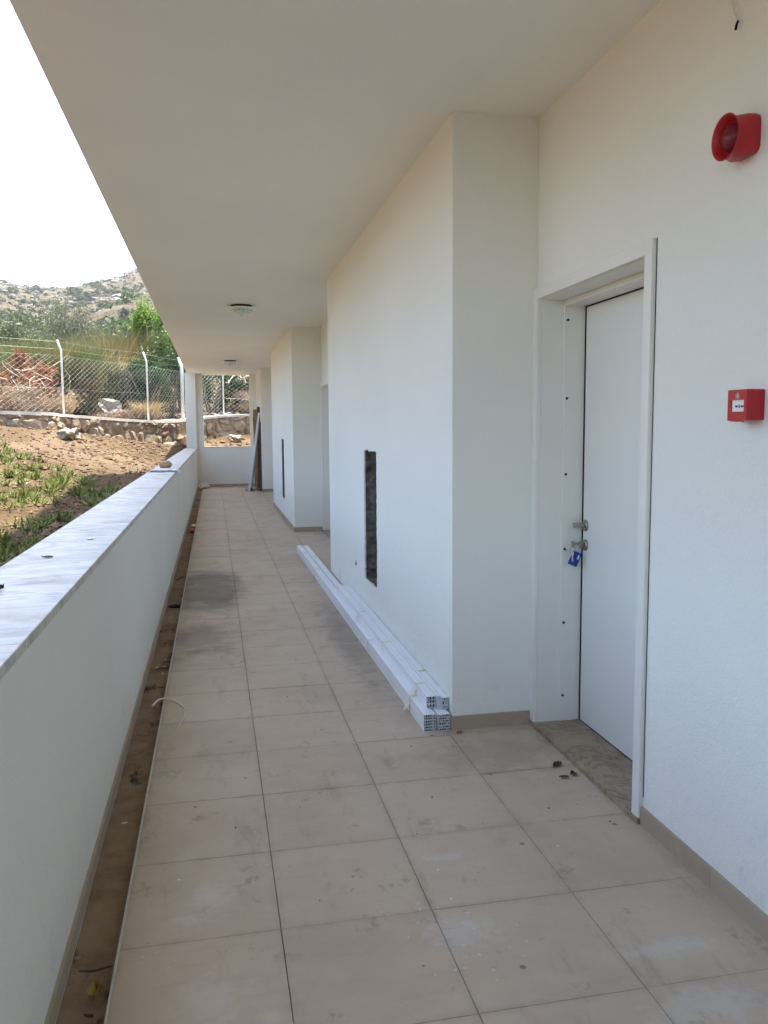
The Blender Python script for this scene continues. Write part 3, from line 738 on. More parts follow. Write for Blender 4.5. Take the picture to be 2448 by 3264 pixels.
# ------------------------------------------------------------------ small litter
rubble('stone_on_coping', (-.585, 10.35, ZP + .040), (.075, .065, .050), 12, m_tanstone, 'rounded tan stone resting on the marble coping', 'stone', 3, .22)
rag = MB()
for i in range(13):
    for j in range(6):
        x = -.70 + .285 * i / 12; y = 9.22 + .34 * j / 5 + .05 * math.sin(i * .9)
        rag.v.append((x, y, ZP + .003 + .012 * abs(noise.noise(Vector((x * 22, y * 16, 1))))))
for i in range(12):
    for j in range(5):
        a = i * 6 + j; rag.f.append((a, a + 6, a + 7, a + 1)); rag.mi.append(0)
solo('grey_rag', rag, m_rag, (-.55, 9.4, ZP), 'thin grey rag spread on the coping before the tan stone', 'rag')
st = MB(); pts = [(-.46, 9.42, ZP + .012), (-.41, 9.36, ZP + .020), (-.375, 9.30, ZP + .006), (-.352, 9.24, ZP - .035)]
for i, p in enumerate(pts): st.v += [(p[0], p[1] - .05, p[2]), (p[0], p[1] + .05, p[2] + .008), (p[0] + .005, p[1] + .045, p[2] - .012), (p[0] + .005, p[1] - .05, p[2] - .014)]
for i in range(3):
    for j in range(4): st.f.append((i * 4 + j, i * 4 + (j + 1) % 4, i * 4 + 4 + (j + 1) % 4, i * 4 + 4 + j)); st.mi.append(0)
solo('white_plastic_scrap', st, m_plastic, (-.41, 9.33, ZP), 'white plastic scrap hanging over the coping edge by the grey rag', 'scrap')
def leaf_bit(name, loc, size, mt, label, seed, cat='leaf', curl=.4, group=None):
    rnd = random.Random(seed); mb = MB(); K = 7; an = rnd.uniform(0, 6.28); ca, sa = math.cos(an), math.sin(an)
    for i in range(K + 1):
        t = i / K; wv_ = math.sin(math.pi * min(1, t * .95 + .04)) ** .8 * size * .32 * rnd.uniform(.75, 1.2)
        for s in (-1, 0, 1):
            x = (t - .5) * size; y = s * wv_; z = .002 + abs(s) * size * curl * .35 * rnd.uniform(.6, 1.2) + size * curl * .5 * (t - .5) ** 2
            mb.v.append((loc[0] + ca * x - sa * y, loc[1] + sa * x + ca * y, loc[2] + z))
    for i in range(K):
        for j in range(2): a = i * 3 + j; mb.f.append((a, a + 3, a + 4, a + 1)); mb.mi.append(0)
    return solo(name, mb, mt, loc, label, cat, group)
leaf_bit('yellow_leaf', (-.345, 2.125, -.034), .065, m_leafyellow, 'curled yellow leaf lying in the drain channel at the front', 3, curl=.9)
leaf_bit('dark_leaf', (1.395, 3.17, .001), .060, m_leafdark, 'dark curled leaf on the tiles before the threshold', 5, curl=.3)
leaf_bit('dark_leaf', (1.425, 3.07, .001), .045, m_leafdark, 'smaller dark leaf against the foot of the threshold', 8, curl=.35)
leaf_bit('brown_leaf', (1.375, 3.05, .001), .04, m_twig, 'brown dead leaf just left of the dark leaves by the threshold', 9, curl=.3)
leaf_bit('brown_leaf', (1.10, 3.625, .001), .035, m_redbit, 'small reddish leaf at the corner of the near skirting', 10, curl=.4)
leaf_bit('dark_leaf', (-.600, 3.12, ZP), .045, m_leafdark, 'thin dark leaf lying on the near marble coping', 11, curl=.2)
leaf_bit('dark_leaf', (-.625, 2.50, ZP), .05, m_leafdark, 'dark curled leaf at the left edge on the near coping', 12, curl=.8)
leaf_bit('white_chip', (-.52, 3.62, ZP), .06, m_whiteplate, 'white paper sliver on the middle of the near coping', 13, 'chip', .1)
solo('twig', MB().tube([(-.40, 2.235, -.030), (-.36, 2.222, -.026), (-.312, 2.228, -.022)], [.002, .0028, .002], 6), m_twig, (-.36, 2.22, -.03), 'thin dark twig lying across the drain channel', 'twig')
rubble('black_chunk', (-.362, 7.0, -.030), (.055, .024, .016), 14, m_leafdark, 'black chunk lying across the drain channel', 'debris')
rubble('red_scrap', (-.345, 12.2, -.012), (.045, .13, .028), 15, m_redbit, 'bright red scrap in the drain channel halfway along', 'scrap', 2, .3)
rubble('pale_scrap', (-.335, 12.75, -.010), (.04, .12, .022), 16, m_plastic, 'pale plastic scrap beside the red scrap in the channel', 'scrap')
tie = [(-.352, 4.33, .006), (-.336, 4.385, .012), (-.310, 4.415, .014), (-.262, 4.412, .010), (-.215, 4.345, .005), (-.187, 4.25, .004), (-.184, 4.14, .003), (-.198, 4.03, .003), (-.214, 3.965, .003)]
mb = MB(); fine = []
for i in range(len(tie) - 1):
    for k in range(4):
        t = k / 4; p0 = Vector(tie[max(i - 1, 0)]); p1 = Vector(tie[i]); p2 = Vector(tie[i + 1]); p3 = Vector(tie[min(i + 2, len(tie) - 1)])
        fine.append(.5 * ((2 * p1) + (-p0 + p2) * t + (2 * p0 - 5 * p1 + 4 * p2 - p3) * t * t + (-p0 + 3 * p1 - 3 * p2 + p3) * t ** 3))
rr = [.0055 - .004 * i / len(fine) for i in range(len(fine))]
mb.tube(fine, rr, 6)
solo('white_strip_offcut', mb, m_cord, (-.262, 4.41, 0), 'curved white plastic strip lying over the channel edge', 'strip', smooth=True)
rnd = random.Random(5)
chips = []
for i in range(26):
    x, y = rnd.uniform(-.2, 1.4), rnd.choice([rnd.uniform(1.8, 3.4), rnd.uniform(3.0, 7.5)])
    if x > .88 and y > 3.5: x -= .7
    leaf_bit('floor_crumb', (x, y, .0005), rnd.uniform(.006, .013), rnd.choice([m_leafdark, m_twig, m_whiteplate]), 'tiny crumb of building litter on the floor tiles', 100 + i, 'litter', .3, 'crumbs on the floor tiles')
for i in range(10):
    leaf_bit('channel_crumb', (rnd.uniform(-.39, -.32), rnd.uniform(2.0, 6.0), -.033), rnd.uniform(.018, .035), rnd.choice([m_leafdark, m_twig, m_cord]), 'small crumb of litter in the drain channel', 200 + i, 'litter', .4, 'crumbs in the drain channel')

# ------------------------------------------------------------------ garden terrain and rubble wall
FP = [(-9.5, 14.2, 1.90, 1.78), (-3.82, 16.35, 1.80, 1.52), (-2.967, 17.8, 1.76, 1.36), (-1.50, 20.3, 1.66, 1.07), (-.76, 22.1, 1.71, 1.06), (.29, 23.3, 1.825, 1.29), (2.4, 24.0, 1.90, 1.35), (9.0, 25.0, 2.1, 1.5)]
def cat(p0, p1, p2, p3, t): return tuple(.5 * (2 * b + (c - a) * t + (2 * a - 5 * b + 4 * c - d) * t * t + (3 * b - a - 3 * c + d) * t ** 3) for a, b, c, d in zip(p0, p1, p2, p3))
LINE = []
for i in range(len(FP) - 1):
    for k in range(12): LINE.append(cat(FP[max(i - 1, 0)], FP[i], FP[i + 1], FP[min(i + 2, len(FP) - 1)], k / 12))
LINE.append(FP[-1])
def fence_near(x, y):
    best = None
    for i in range(len(LINE) - 1):
        a, b = LINE[i], LINE[i + 1]; dx, dy = b[0] - a[0], b[1] - a[1]; L2 = dx * dx + dy * dy
        t = max(0, min(1, ((x - a[0]) * dx + (y - a[1]) * dy) / L2)); px, py = a[0] + dx * t, a[1] + dy * t
        d = math.hypot(x - px, y - py)
        if best is None or d < best[0]: best = (d, 1 if dx * (y - a[1]) - dy * (x - a[0]) > 0 else -1, a[2] + (b[2] - a[2]) * t, a[3] + (b[3] - a[3]) * t)
    return best
def ground_z(x, y, fine=True):
    d, sgn, ztop, zbase = fence_near(x, y)
    if sgn > 0:
        z = ztop - .12 + .13 * d + .10 * noise.noise(Vector((x * .7, y * .7, 5)))
        if fine: z += .05 * noise.fractal(Vector((x * 3, y * 3, 2)), 1, 2, 4)
    else:
        pz = 1.05 + .056 * (y - 20.5) - .22 * (x + .8)
        k = math.exp(-(d / 1.1) ** 2); z = pz * (1 - k) + zbase * k
        if fine: z += .035 * noise.fractal(Vector((x * 2.2, y * 2.2, 9)), 1, 2, 5) + .012 * noise.noise(Vector((x * 17, y * 17, 0)))
        if x > -.62 and y < 21.40: z = -.7
    return z
gm = MB(); gx0, gx1, gy0, gy1, st_ = -11.0, 8.0, -2.0, 31.0, .13
nx, ny = int((gx1 - gx0) / st_), int((gy1 - gy0) / st_)
for j in range(ny + 1):
    for i in range(nx + 1):
        x, y = gx0 + st_ * i, gy0 + st_ * j
        gm.v.append((x, y, ground_z(x, y)))
for j in range(ny):
    for i in range(nx):
        a = j * (nx + 1) + i; gm.f.append((a, a + 1, a + nx + 2, a + nx + 1)); gm.mi.append(0)
gr = tag(part('garden_ground', gm, m_soil, None, True), kind='structure'); gr['label'] = 'sloping bare brown garden soil between the gallery and the rubble wall'
# clods and pebbles lying on the soil
cm = MB(); rnd = random.Random(3)
oct_f = [(0, 2, 4), (2, 1, 4), (1, 3, 4), (3, 0, 4), (2, 0, 5), (1, 2, 5), (3, 1, 5), (0, 3, 5)]
for i in range(9500):
    if i < 7000: y = rnd.uniform(3, 21.5); x = -.8 - abs(rnd.gauss(0, 2.2))
    else: x = rnd.uniform(-4.5, 3); y = rnd.uniform(17, 26)
    if x > -.74 and y < 21.6: continue
    z = ground_z(x, y, True); s = abs(rnd.gauss(0, .016)) + .008
    if y > 21 and rnd.random() < .3: s *= 2.2
    cm.add([(x + (dx * s) * rnd.uniform(.6, 1.4), y + (dy * s) * rnd.uniform(.6, 1.4), z + dz * s * rnd.uniform(.5, 1.1) + s * .3) for dx, dy, dz in ((-1, 0, 0), (1, 0, 0), (0, -1, 0), (0, 1, 0), (0, 0, 1), (0, 0, -1))], oct_f)
clods = tag(part('soil_clods', cm, m_clod), 'loose clods and pebbles strewn over the bare soil', 'clods', kind='stuff')

# rubble retaining wall
wall = thing('rubble_wall', (-1.5, 20.3, 1.15), 'low rubble stone retaining wall with a pale cement top, carrying the fence', 'wall')
wm = MB(); cp = MB()
vis = [p for p in LINE if -7.5 < p[0] < 5]
for i, p in enumerate(vis):
    q = vis[min(i + 1, len(vis) - 1)]; o = vis[max(i - 1, 0)]
    d = Vector((q[0] - o[0], q[1] - o[1], 0)).normalized(); nrm = Vector((d.y, -d.x, 0))
    P = Vector((p[0], p[1], 0))
    for u, z in ((.125, -.5), (.10, p[2] - .05), (-.22, p[2] - .05), (-.22, -.5)):
        wm.v.append(tuple(P + nrm * u + Vector((0, 0, z if z > 0 else p[3] - .4))))
    for u, z in ((.13, -.05), (.12, .012), (-.24, .020), (-.24, -.05)):
        jn = noise.noise(Vector((p[0] * 5, p[1] * 5, u * 9)))
        cp.v.append(tuple(P + nrm * (u + .02 * jn) + Vector((0, 0, p[2] + z + .008 * jn))))
for m in (wm, cp):
    for i in range(len(vis) - 1):
        for j in range(4): m.f.append((i * 4 + j, i * 4 + (j + 1) % 4, i * 4 + 4 + (j + 1) % 4, i * 4 + 4 + j)); m.mi.append(0)
part('mortar_core', wm, m_mortar, wall); part('cement_top', cp, m_cap, wall)
st_me = []
for i in range(9):
    me = rough_blob(20 + i, 1, 1, 1, 2, .55, 1.7, .6); me.materials.append(m_stone); st_me.append(me)
# arc-length walk
acc = [0]
for a, b in zip(vis, vis[1:]): acc.append(acc[-1] + math.dist(a[:2], b[:2]))
def along(s):
    for i in range(len(acc) - 1):
        if acc[i + 1] >= s:
            t = (s - acc[i]) / (acc[i + 1] - acc[i]); a, b = vis[i], vis[i + 1]
            d = Vector((b[0] - a[0], b[1] - a[1], 0)).normalized(); return [a[k] + (b[k] - a[k]) * t for k in range(4)], d
    return None
wb = base_of(wall); rnd = random.Random(12); s = 0.0
while s < acc[-1] - .3:
    r_ = along(s)
    if r_ is None: break
    p, d = r_; H = p[2] - .05 - p[3] + .10; wdt = rnd.uniform(.22, .55); z = p[3] - .10
    while z < p[2] - .10:
        h = min(rnd.uniform(.16, .40), p[2] - .045 - z)
        if h < .07: break
        n_ = 1 if rnd.random() < .6 else 2
        for k in range(n_):
            w_ = wdt / n_; ss = s + w_ * (k + .5) + rnd.uniform(-.02, .02); r2 = along(min(ss, acc[-1] - .02))
            if r2 is None: continue
            pp, dd = r2; nr = Vector((dd.y, -dd.x, 0))
            big = z < p[3] + .1
            c = Vector((pp[0], pp[1], z + h / 2)) + nr * (.030 + (rnd.uniform(.03, .08) if big else rnd.uniform(-.015, .02)))
            o = link('stone', rnd.choice(st_me), wall, c - wb)
            o.scale = (w_ * .52, .11, h * .50); o.rotation_euler = (rnd.uniform(-.15, .15), rnd.uniform(-.25, .25), math.atan2(dd.y, dd.x) + rnd.uniform(-.12, .12))
        z += h * .98
    s += wdt * .96
# loose stones at the wall foot and boulders
for i, (x, y, sx, sy, sz, lab) in enumerate([(-2.60, 16.1, .17, .42, .13, 'pale limestone boulder half buried in the soil below the wall'),
        (-1.02, 20.65, .22, .13, .08, 'flat pale stone at the foot of the wall beside the thick post'),
        (.55, 22.75, .20, .14, .11, 'pale loose stone below the wall, seen through the end opening'),
        (-2.88, 22.3, .55, .36, .36, 'big pale boulder among dry brush behind the fence'),
        (-2.35, 22.0, .24, .18, .18, 'smaller pale boulder just right of the big boulder behind the fence')]):
    rubble('boulder', (x, y, ground_z(x, y, False) + sz * .12), (sx, sy, sz), 45 + i, m_lime if i else m_tanstone2, lab, 'boulder', 3, .6)
rnd = random.Random(44)
for i in range(46):
    x = rnd.uniform(-.9, 2.4); d = fence_near(x, 23.6)
    y = 23.65 + .35 * x + rnd.uniform(.05, .9)
    if fence_near(x, y)[1] < 0: continue
    s = rnd.uniform(.04, .13)
    o = rubble('loose_rock', (x, y, ground_z(x, y, False) + s * .3), (s, s * .8, s * .6), 60 + i % 7, m_lime, 'loose pale rock heaped on the bank behind the fence, beyond the end opening', 'rock', 1, .4, rnd.uniform(0, 6), 'rocks on the bank beyond the end opening')

# ------------------------------------------------------------------ chain-link fence
fence = thing('chain_link_fence', (-1.5, 20.3, 1.66), 'white chain-link fence with cranked posts on top of the rubble wall', 'fence')
POSTS = [(-5.75, 15.55, 1.85), (-2.967, 17.8, 1.70), (-1.50, 20.3, 1.60), (-.765, 22.15, .9), (.288, 23.3, 1.77), (2.35, 23.98, 1.84), (4.9, 24.4, 1.9)]
ZB = 3.06
for i, (x, y, z) in enumerate(POSTS):
    r_ = .021 if i != 3 else .044
    zb_ = ZB + (.0 if i < 4 else .06)
    part('post', MB().tube([(x, y, z - .1), (x, y, zb_ - .03), (x - .004, y, zb_), (x - .068, y - .02, zb_ + .20 + (.05 if i == 3 else 0))], r_, 12), m_galv, fence, True)
for i in range(len(POSTS) - 1):
    a, b = POSTS[i], POSTS[i + 1]; A_, B_ = Vector((a[0], a[1], 0)), Vector((b[0], b[1], 0)); L = (B_ - A_).length
    def wt(s):
        q = A_.lerp(B_, s / L); return fence_near(q.x, q.y)[2]
    za = [wt(L * k / 10) + .03 for k in range(11)]
    def zlow(s): k = s / L * 10; j = min(9, int(k)); return za[j] + (za[j + 1] - za[j]) * (k - j)
    top = ZB - .12; mb = MB(); pitch = .150; ph = .100
    for dr in (1, -1):
        # wires run diagonally: s = s0 + dr*(z-zref)*pitch/ph
        s0 = -2.0
        while s0 < L + 2.0:
            pts = []
            for k in range(27):
                z = 1.55 + (top - 1.55) * k / 26; s = s0 + dr * (z - 1.55) * pitch / ph
                if 0.02 <= s <= L - .02 and z >= zlow(s): pts.append((s, z))
            if len(pts) >= 2:
                (s1, z1), (s2, z2) = pts[0], pts[-1]
                wob = .012 * math.sin(s0 * 2.1)
                P1 = A_.lerp(B_, s1 / L) + Vector((0, 0, z1)); P2 = A_.lerp(B_, s2 / L) + Vector((0, 0, z2)); mid = (P1 + P2) / 2 + Vector((.8, -.5, 0)) * wob
                mb.tube([P1, mid, P2], .0012, 3, 0, False)
            s0 += pitch
    part('mesh_panel', mb, m_wire, fence)
    for zz, dx in ((ZB - .11, 0), (2.30, 0), (ZB + .02, -.01), (ZB + .17, -.06)):
        P1 = Vector((a[0] + dx, a[1], zz)); P2 = Vector((b[0] + dx, b[1], zz)); md = (P1 + P2) / 2 - Vector((0, 0, .02))
        part('strand', MB().tube([P1, md, P2], .0009, 4, 0, False), m_wire, fence)

# ------------------------------------------------------------------ succulents planted in the soil
def tuft_mesh(seed):
    rnd = random.Random(seed); mb = MB()
    for sidx in range(rnd.randint(3, 6)):
        cx, cy_ = rnd.gauss(0, .06), rnd.gauss(0, .06)
        for k in range(rnd.randint(8, 15)):
            a = rnd.uniform(0, 6.28); el = rnd.uniform(.10, 1.05); L = rnd.uniform(.06, .13); wd = rnd.uniform(.005, .008)
            d = Vector((math.cos(a) * math.cos(el), math.sin(a) * math.cos(el), math.sin(el))); side = Vector((-math.sin(a), math.cos(a), 0)); nn = d.cross(side)
            b = Vector((cx, cy_, .0)); rows = []
            for t, ww in ((0, .7), (.45, 1.0), (.8, .75)):
                c = b + d * L * t + Vector((0, 0, L * .25 * t * t * (1 if el < .8 else -.4)))
                rows.append((c + side * wd * ww, c - side * wd * ww, c + nn * wd * .9 * ww))
            tip = b + d * L * 1.05 + Vector((0, 0, L * .28))
            vs = [p for r_ in rows for p in r_] + [tip]
            mb.add(vs, [(0, 1, 4, 3), (1, 2, 5, 4), (2, 0, 3, 5), (3, 4, 7, 6), (4, 5, 8, 7), (5, 3, 6, 8), (6, 7, 9), (7, 8, 9), (8, 6, 9)])
    return mb.mesh('succulent_plant', m_succ)
tufts = [tuft_mesh(300 + i) for i in range(9)]
rnd = random.Random(77); placed = []; tries = 0
while len(placed) < 295 and tries < 20000:
    tries += 1
    y = rnd.uniform(3.5, 15.2); x = rnd.uniform(-6.0, -1.0)
    if y > 11.0 + 1.15 * (-x - 1.0): continue
    if x < -.40 * y - .4: continue
    if noise.noise(Vector((x * .8, y * .8, 7))) < -.36: continue
    if any((x - a) ** 2 + (y - b) ** 2 < .165 ** 2 for a, b in placed): continue
    placed.append((x, y))
    o = link('succulent_plant', rnd.choice(tufts), None, (x, y, ground_z(x, y) - .012)); s = rnd.uniform(.75, 1.4)
    o.scale = (s, s, s * rnd.uniform(.8, 1.15)); o.rotation_euler.z = rnd.uniform(0, 6.28)
    tag(o, 'low green fleshy-leaved plant tuft set out in the garden soil', 'plant', 'fleshy plants in the garden soil')

# ------------------------------------------------------------------ shrubs and trees behind the fence
def leaves(mb, c, rad, n, ln, wd, rnd, clump=14, upb=.3, fill=.35):
    cl = []
    for i in range(clump):
        v = Vector((rnd.gauss(0, 1), rnd.gauss(0, 1), rnd.gauss(0, 1))).normalized() * (rnd.uniform(fill, 1) ** .5)
        cl.append((Vector((v.x * rad[0], v.y * rad[1], v.z * rad[2])) + c, rnd.uniform(.22, .42)))
    for i in range(n):
        cc, cr = rnd.choice(cl); g = Vector((rnd.gauss(0, 1), rnd.gauss(0, 1), rnd.gauss(0, 1))) * .55 * cr
        p = cc + Vector((g.x * rad[0], g.y * rad[1], g.z * rad[2]))
        d = Vector((rnd.gauss(0, 1), rnd.gauss(0, 1), rnd.gauss(upb, .8))).normalized(); s = d.cross(Vector((rnd.gauss(0, 1), rnd.gauss(0, 1), rnd.gauss(0, 1)))).normalized()
        l = ln * rnd.uniform(.6, 1.3); w_ = wd * rnd.uniform(.7, 1.2)
        mb.add([p, p + d * l * .5 + s * w_, p + d * l, p + d * l * .5 - s * w_], [(0, 1, 2, 3)])
def blades(mb, c, rx, ry, h, n, wd, rnd, spread=.35, droop=.1):
    for i in range(n):
        a = rnd.uniform(0, 6.28); r_ = math.sqrt(rnd.random()); b = c + Vector((rx * r_ * math.cos(a), ry * r_ * math.sin(a), rnd.uniform(0, .25) * h))
        hh = h * rnd.uniform(.5, 1.0); out = Vector((math.cos(a) * r_ * .7 + rnd.gauss(0, .35), math.sin(a) * r_ * .7 + rnd.gauss(0, .35), 0)) * spread * hh
        s = Vector((rnd.gauss(0, 1), rnd.gauss(0, 1), 0)).normalized() * wd
        m_ = b + out * .35 + Vector((0, 0, hh * .6)); e_ = b + out + Vector((0, 0, hh * (1 - droop * rnd.random())))
        mb.add([b - s, b + s, m_ + s * .7, m_ - s * .7, e_], [(0, 1, 2, 3), (3, 2, 4)])
def twigs(mb, c, rad, n, rnd, r0=.012, L=.8):
    for i in range(n):
        p = c + Vector((rnd.gauss(0, .5) * rad[0], rnd.gauss(0, .5) * rad[1], rnd.gauss(0, .45) * rad[2])); d = Vector((rnd.gauss(0, 1), rnd.gauss(0, 1), rnd.gauss(.3, .6))).normalized()
        pts = [p]
        for k in range(4):
            d = (d + Vector((rnd.gauss(0, .3), rnd.gauss(0, .3), rnd.gauss(0, .25)))).normalized(); pts.append(pts[-1] + d * L * rnd.uniform(.5, 1) / 4)
        mb.tube(pts, [r0, r0 * .8, r0 * .6, r0 * .4, r0 * .2], 4, 0, False)
def trunk(mb, b, top, rnd, r0=.06, n=5):
    for i in range(n):
        a = Vector(b) + Vector((rnd.gauss(0, .06), rnd.gauss(0, .06), 0)); t = Vector(top) + Vector((rnd.gauss(0, .45), rnd.gauss(0, .45), rnd.gauss(0, .2)))
        m_ = a.lerp(t, .5) + Vector((rnd.gauss(0, .1), rnd.gauss(0, .1), 0)); mb.tube([a, a.lerp(m_, .5), m_, m_.lerp(t, .5), t], [r0, r0 * .8, r0 * .6, r0 * .4, r0 * .15], 6, 0, False)
def shrub(name, x, y, rx, ry, h, kind, mt, n, label, cat='shrub', ln=.07, wd=.018, seed=1, clump=16, fill=.35, zoff=0, stem=True, z0=.0):
    rnd = random.Random(seed); gz = ground_z(x, y, False) + zoff
    e = thing(name, (x, y, gz), label, cat)
    mb = MB()
    if kind == 'leaf': leaves(mb, Vector((x, y, gz + z0 + (h - z0) * .52)), (rx, ry, (h - z0) * .52), n, ln, wd, rnd, clump, .3, fill)
    else: blades(mb, Vector((x, y, gz)), rx, ry, h, n, wd, rnd, *( (.45, .15) if kind == 'broom' else (.9, .5)))
    if kind == 'broom':
        leaves(mb, Vector((x, y, gz + h * .42)), (rx * 1.05, ry, h * .40), n, .17, .007, rnd, 22, 1.3, .2)
    part('crown' if cat != 'grass' else 'blades', mb, mt, e)
    if stem:
        tb = MB(); trunk(tb, (x, y, gz - .1), (x, y, gz + h * .75), rnd, .02 + .02 * h / 2, 6 if kind == 'leaf' else 4); part('trunk', tb, m_bark, e)
    return e
def X(px_over, y): return px_over * y      # helper: lateral offset per metre of depth
# left: rust-coloured cut brush with bleached branches
e = shrub('dead_bush', -4.05, 19.3, .62, .60, 1.15, 'leaf', L_dead, 4200, 'rust-red heap of dead cut brush behind the left fence panel', 'bush', .07, .022, 1, 14)
tb = MB(); rnd = random.Random(9); twigs(tb, Vector((-3.7, 18.75, 2.45)), (.8, .4, .5), 30, rnd, .009, .9); part('bleached_branch', tb, m_deadtwig, e)
e = shrub('dry_brush', -4.0, 18.3, 1.1, .5, .55, 'leaf', L_twigdry, 5200, 'tangle of pale dry twigs low behind the left fence panel', 'brush', .13, .006, 2, 20, .1, 0, False)
shrub('dead_bush', -4.9, 18.6, .8, .6, .9, 'leaf', L_dead, 2600, 'rust-red dead brush at the far left edge behind the fence', 'bush', .07, .02, 28, 10)
shrub('dry_grass_clump', -3.2, 18.7, .24, .2, .50, 'grass', L_straw, 600, 'pale yellow dry grass clump left of the first fence post', 'grass', 0, .006, 3, stem=False)
shrub('broom_bush', -3.75, 21.3, .95, .8, 1.75, 'broom', L_broom, 5200, 'grey-green fine-stemmed broom bush above the rust-red brush', 'shrub', 0, .008, 4)
shrub('broom_bush', -4.9, 23.3, 1.0, .9, 1.65, 'broom', L_broom, 3600, 'paler broom bush at the left picture edge behind the dead brush', 'shrub', 0, .008, 24)
shrub('grey_shrub', -3.05, 22.6, .62, .5, 1.5, 'leaf', L_broom, 7000, 'green and tawny twiggy shrub just right of the first fence post', 'shrub', .09, .012, 5, 20)
shrub('olive_tree', -4.35, 28.0, .95, .9, 3.1, 'leaf', L_olive, 7000, 'silvery olive tree rising above the middle fence panel', 'tree', .075, .014, 6, 22, .25, 0, True, .6)
shrub('grey_shrub', -2.35, 23.2, .75, .6, 1.35, 'leaf', L_dark, 5200, 'dark thicket behind the boulder in the middle panel', 'shrub', .06, .018, 7, 16)
shrub('dry_grass_clump', -2.75, 23.6, .45, .4, 1.85, 'grass', L_straw, 1100, 'tall straw-coloured grass above the thicket in the middle panel', 'grass', 0, .007, 8, stem=False)
shrub('grey_shrub', -1.95, 22.85, .62, .5, 1.35, 'leaf', L_grey, 6500, 'soft grey-green shrub left of the second fence post', 'shrub', .055, .014, 9, 18)
shrub('grey_shrub', -2.62, 22.75, .55, .45, 1.25, 'leaf', L_hill2, 6500, 'mid-green leafy shrub beside the big boulder behind the fence', 'shrub', .055, .018, 33, 18)
shrub('evergreen_bush', -1.62, 22.7, .5, .45, 1.45, 'leaf', L_dark, 7000, 'dark green bush just left of the second fence post', 'bush', .06, .02, 34, 18)
shrub('broom_bush', -2.15, 25.0, .7, .6, 2.15, 'broom', L_tawny, 5200, 'tall tawny broom rising above the grey-green shrub', 'shrub', 0, .009, 10)
shrub('broom_bush', -3.2, 25.6, .8, .7, 1.9, 'broom', L_broom, 4200, 'olive-green broom below the olive tree crown', 'shrub', 0, .009, 25)
shrub('dry_grass_clump', -1.62, 21.6, .22, .2, .62, 'grass', L_straw, 700, 'golden straw clump at the foot of the second fence post', 'grass', 0, .006, 11, stem=False)
shrub('evergreen_bush', -1.15, 23.5, .78, .6, 2.05, 'leaf', L_dark, 12000, 'dense dark evergreen bush between second post and thick post', 'bush', .06, .02, 12, 22)
shrub('leafy_tree', -1.62, 25.6, .62, .7, 3.1, 'leaf', L_bright, 6500, 'bright yellow-green leafy tree beside the eave edge', 'tree', .085, .03, 13, 18, .3, 0, True, 1.2)
shrub('leafy_tree', -1.0, 25.2, .6, .7, 2.5, 'leaf', L_bright, 4800, 'lower bright green tree right above the dark evergreen bush', 'tree', .08, .028, 26, 16, .3, 0, True, .6)
# seen through the end opening
shrub('evergreen_bush', -.10, 25.1, .75, .6, 1.75, 'leaf', L_dark, 8500, 'dark evergreen bush in the left half of the end opening', 'bush', .06, .02, 14, 20)
e = shrub('evergreen_bush', 1.05, 25.5, .8, .6, 1.6, 'leaf', L_dark, 6500, 'dark evergreen bush in the right half of the end opening', 'bush', .06, .02, 15, 18)
tb = MB(); twigs(tb, Vector((.8, 24.9, 3.0)), (.7, .2, .5), 16, random.Random(4), .022, 1.5); part('bleached_branch', tb, m_deadtwig, e)
shrub('leafy_tree', 1.2, 26.3, .7, .6, 2.4, 'leaf', L_bright, 3600, 'bright green tree top at the upper right of the end opening', 'tree', .08, .026, 16, 12, .3, 0, True, .8)
shrub('dry_brush', .35, 26.2, 1.1, .4, 2.3, 'leaf', L_twigdry, 4200, 'dry twiggy brush at the top of the end opening', 'brush', .16, .008, 17, 18, .1, 0, False, 1.2)
shrub('dry_brush', 1.3, 24.6, .6, .35, .75, 'leaf', L_twigdry, 3200, 'dry pale brush low at the right of the end opening', 'brush', .12, .006, 18, 12, .1, 0, False)
shrub('dry_brush', -1.9, 21.4, 1.0, .3, .30, 'leaf', L_twigdry, 3000, 'flattened dry brush along the wall top before the big boulder', 'brush', .12, .006, 19, 16, .1, 0, False)
# taller band further back on the slope, hiding the foot of the hill
rnd = random.Random(31)
band = [(-9.2, 38, 1.6, 1.9, L_grey, 'rounded grey-green tree at the left edge below the hill'), (-7.6, 36, 1.5, 2.3, L_hill2, 'fresh green tree on the slope left of the olive tree'),
        (-5.9, 40, 1.7, 2.4, L_hill2, 'mid-green tree on the slope right behind the first post top'), (-4.4, 36, 1.4, 2.2, L_grey, 'grey-green tree on the slope behind the olive tree'),
        (-3.0, 38, 1.6, 2.6, L_dark, 'dark tree on the slope behind the tawny broom'), (-11.5, 44, 2.2, 2.6, L_hill, 'dusky broad tree far left below the hill'),
        (-13.5, 58, 2.6, 3.0, L_grey, 'pale broad tree at the left edge on the lower hillside'), (-10.5, 56, 2.3, 2.8, L_hill2, 'green round tree above the first fence post on the lower hillside'), (-8.2, 54, 2.2, 2.6, L_olive, 'silvery tree low on the hillside left of the olive tree'), (-6.4, 60, 2.2, 2.4, L_hill, 'dusky tree low on the hillside beside the olive tree crown'),
        (-1.0, 40, 2.0, 3.0, L_grey, 'grey-green tree on the slope hidden mostly by the eave')]
def slope_z(x, y): return None

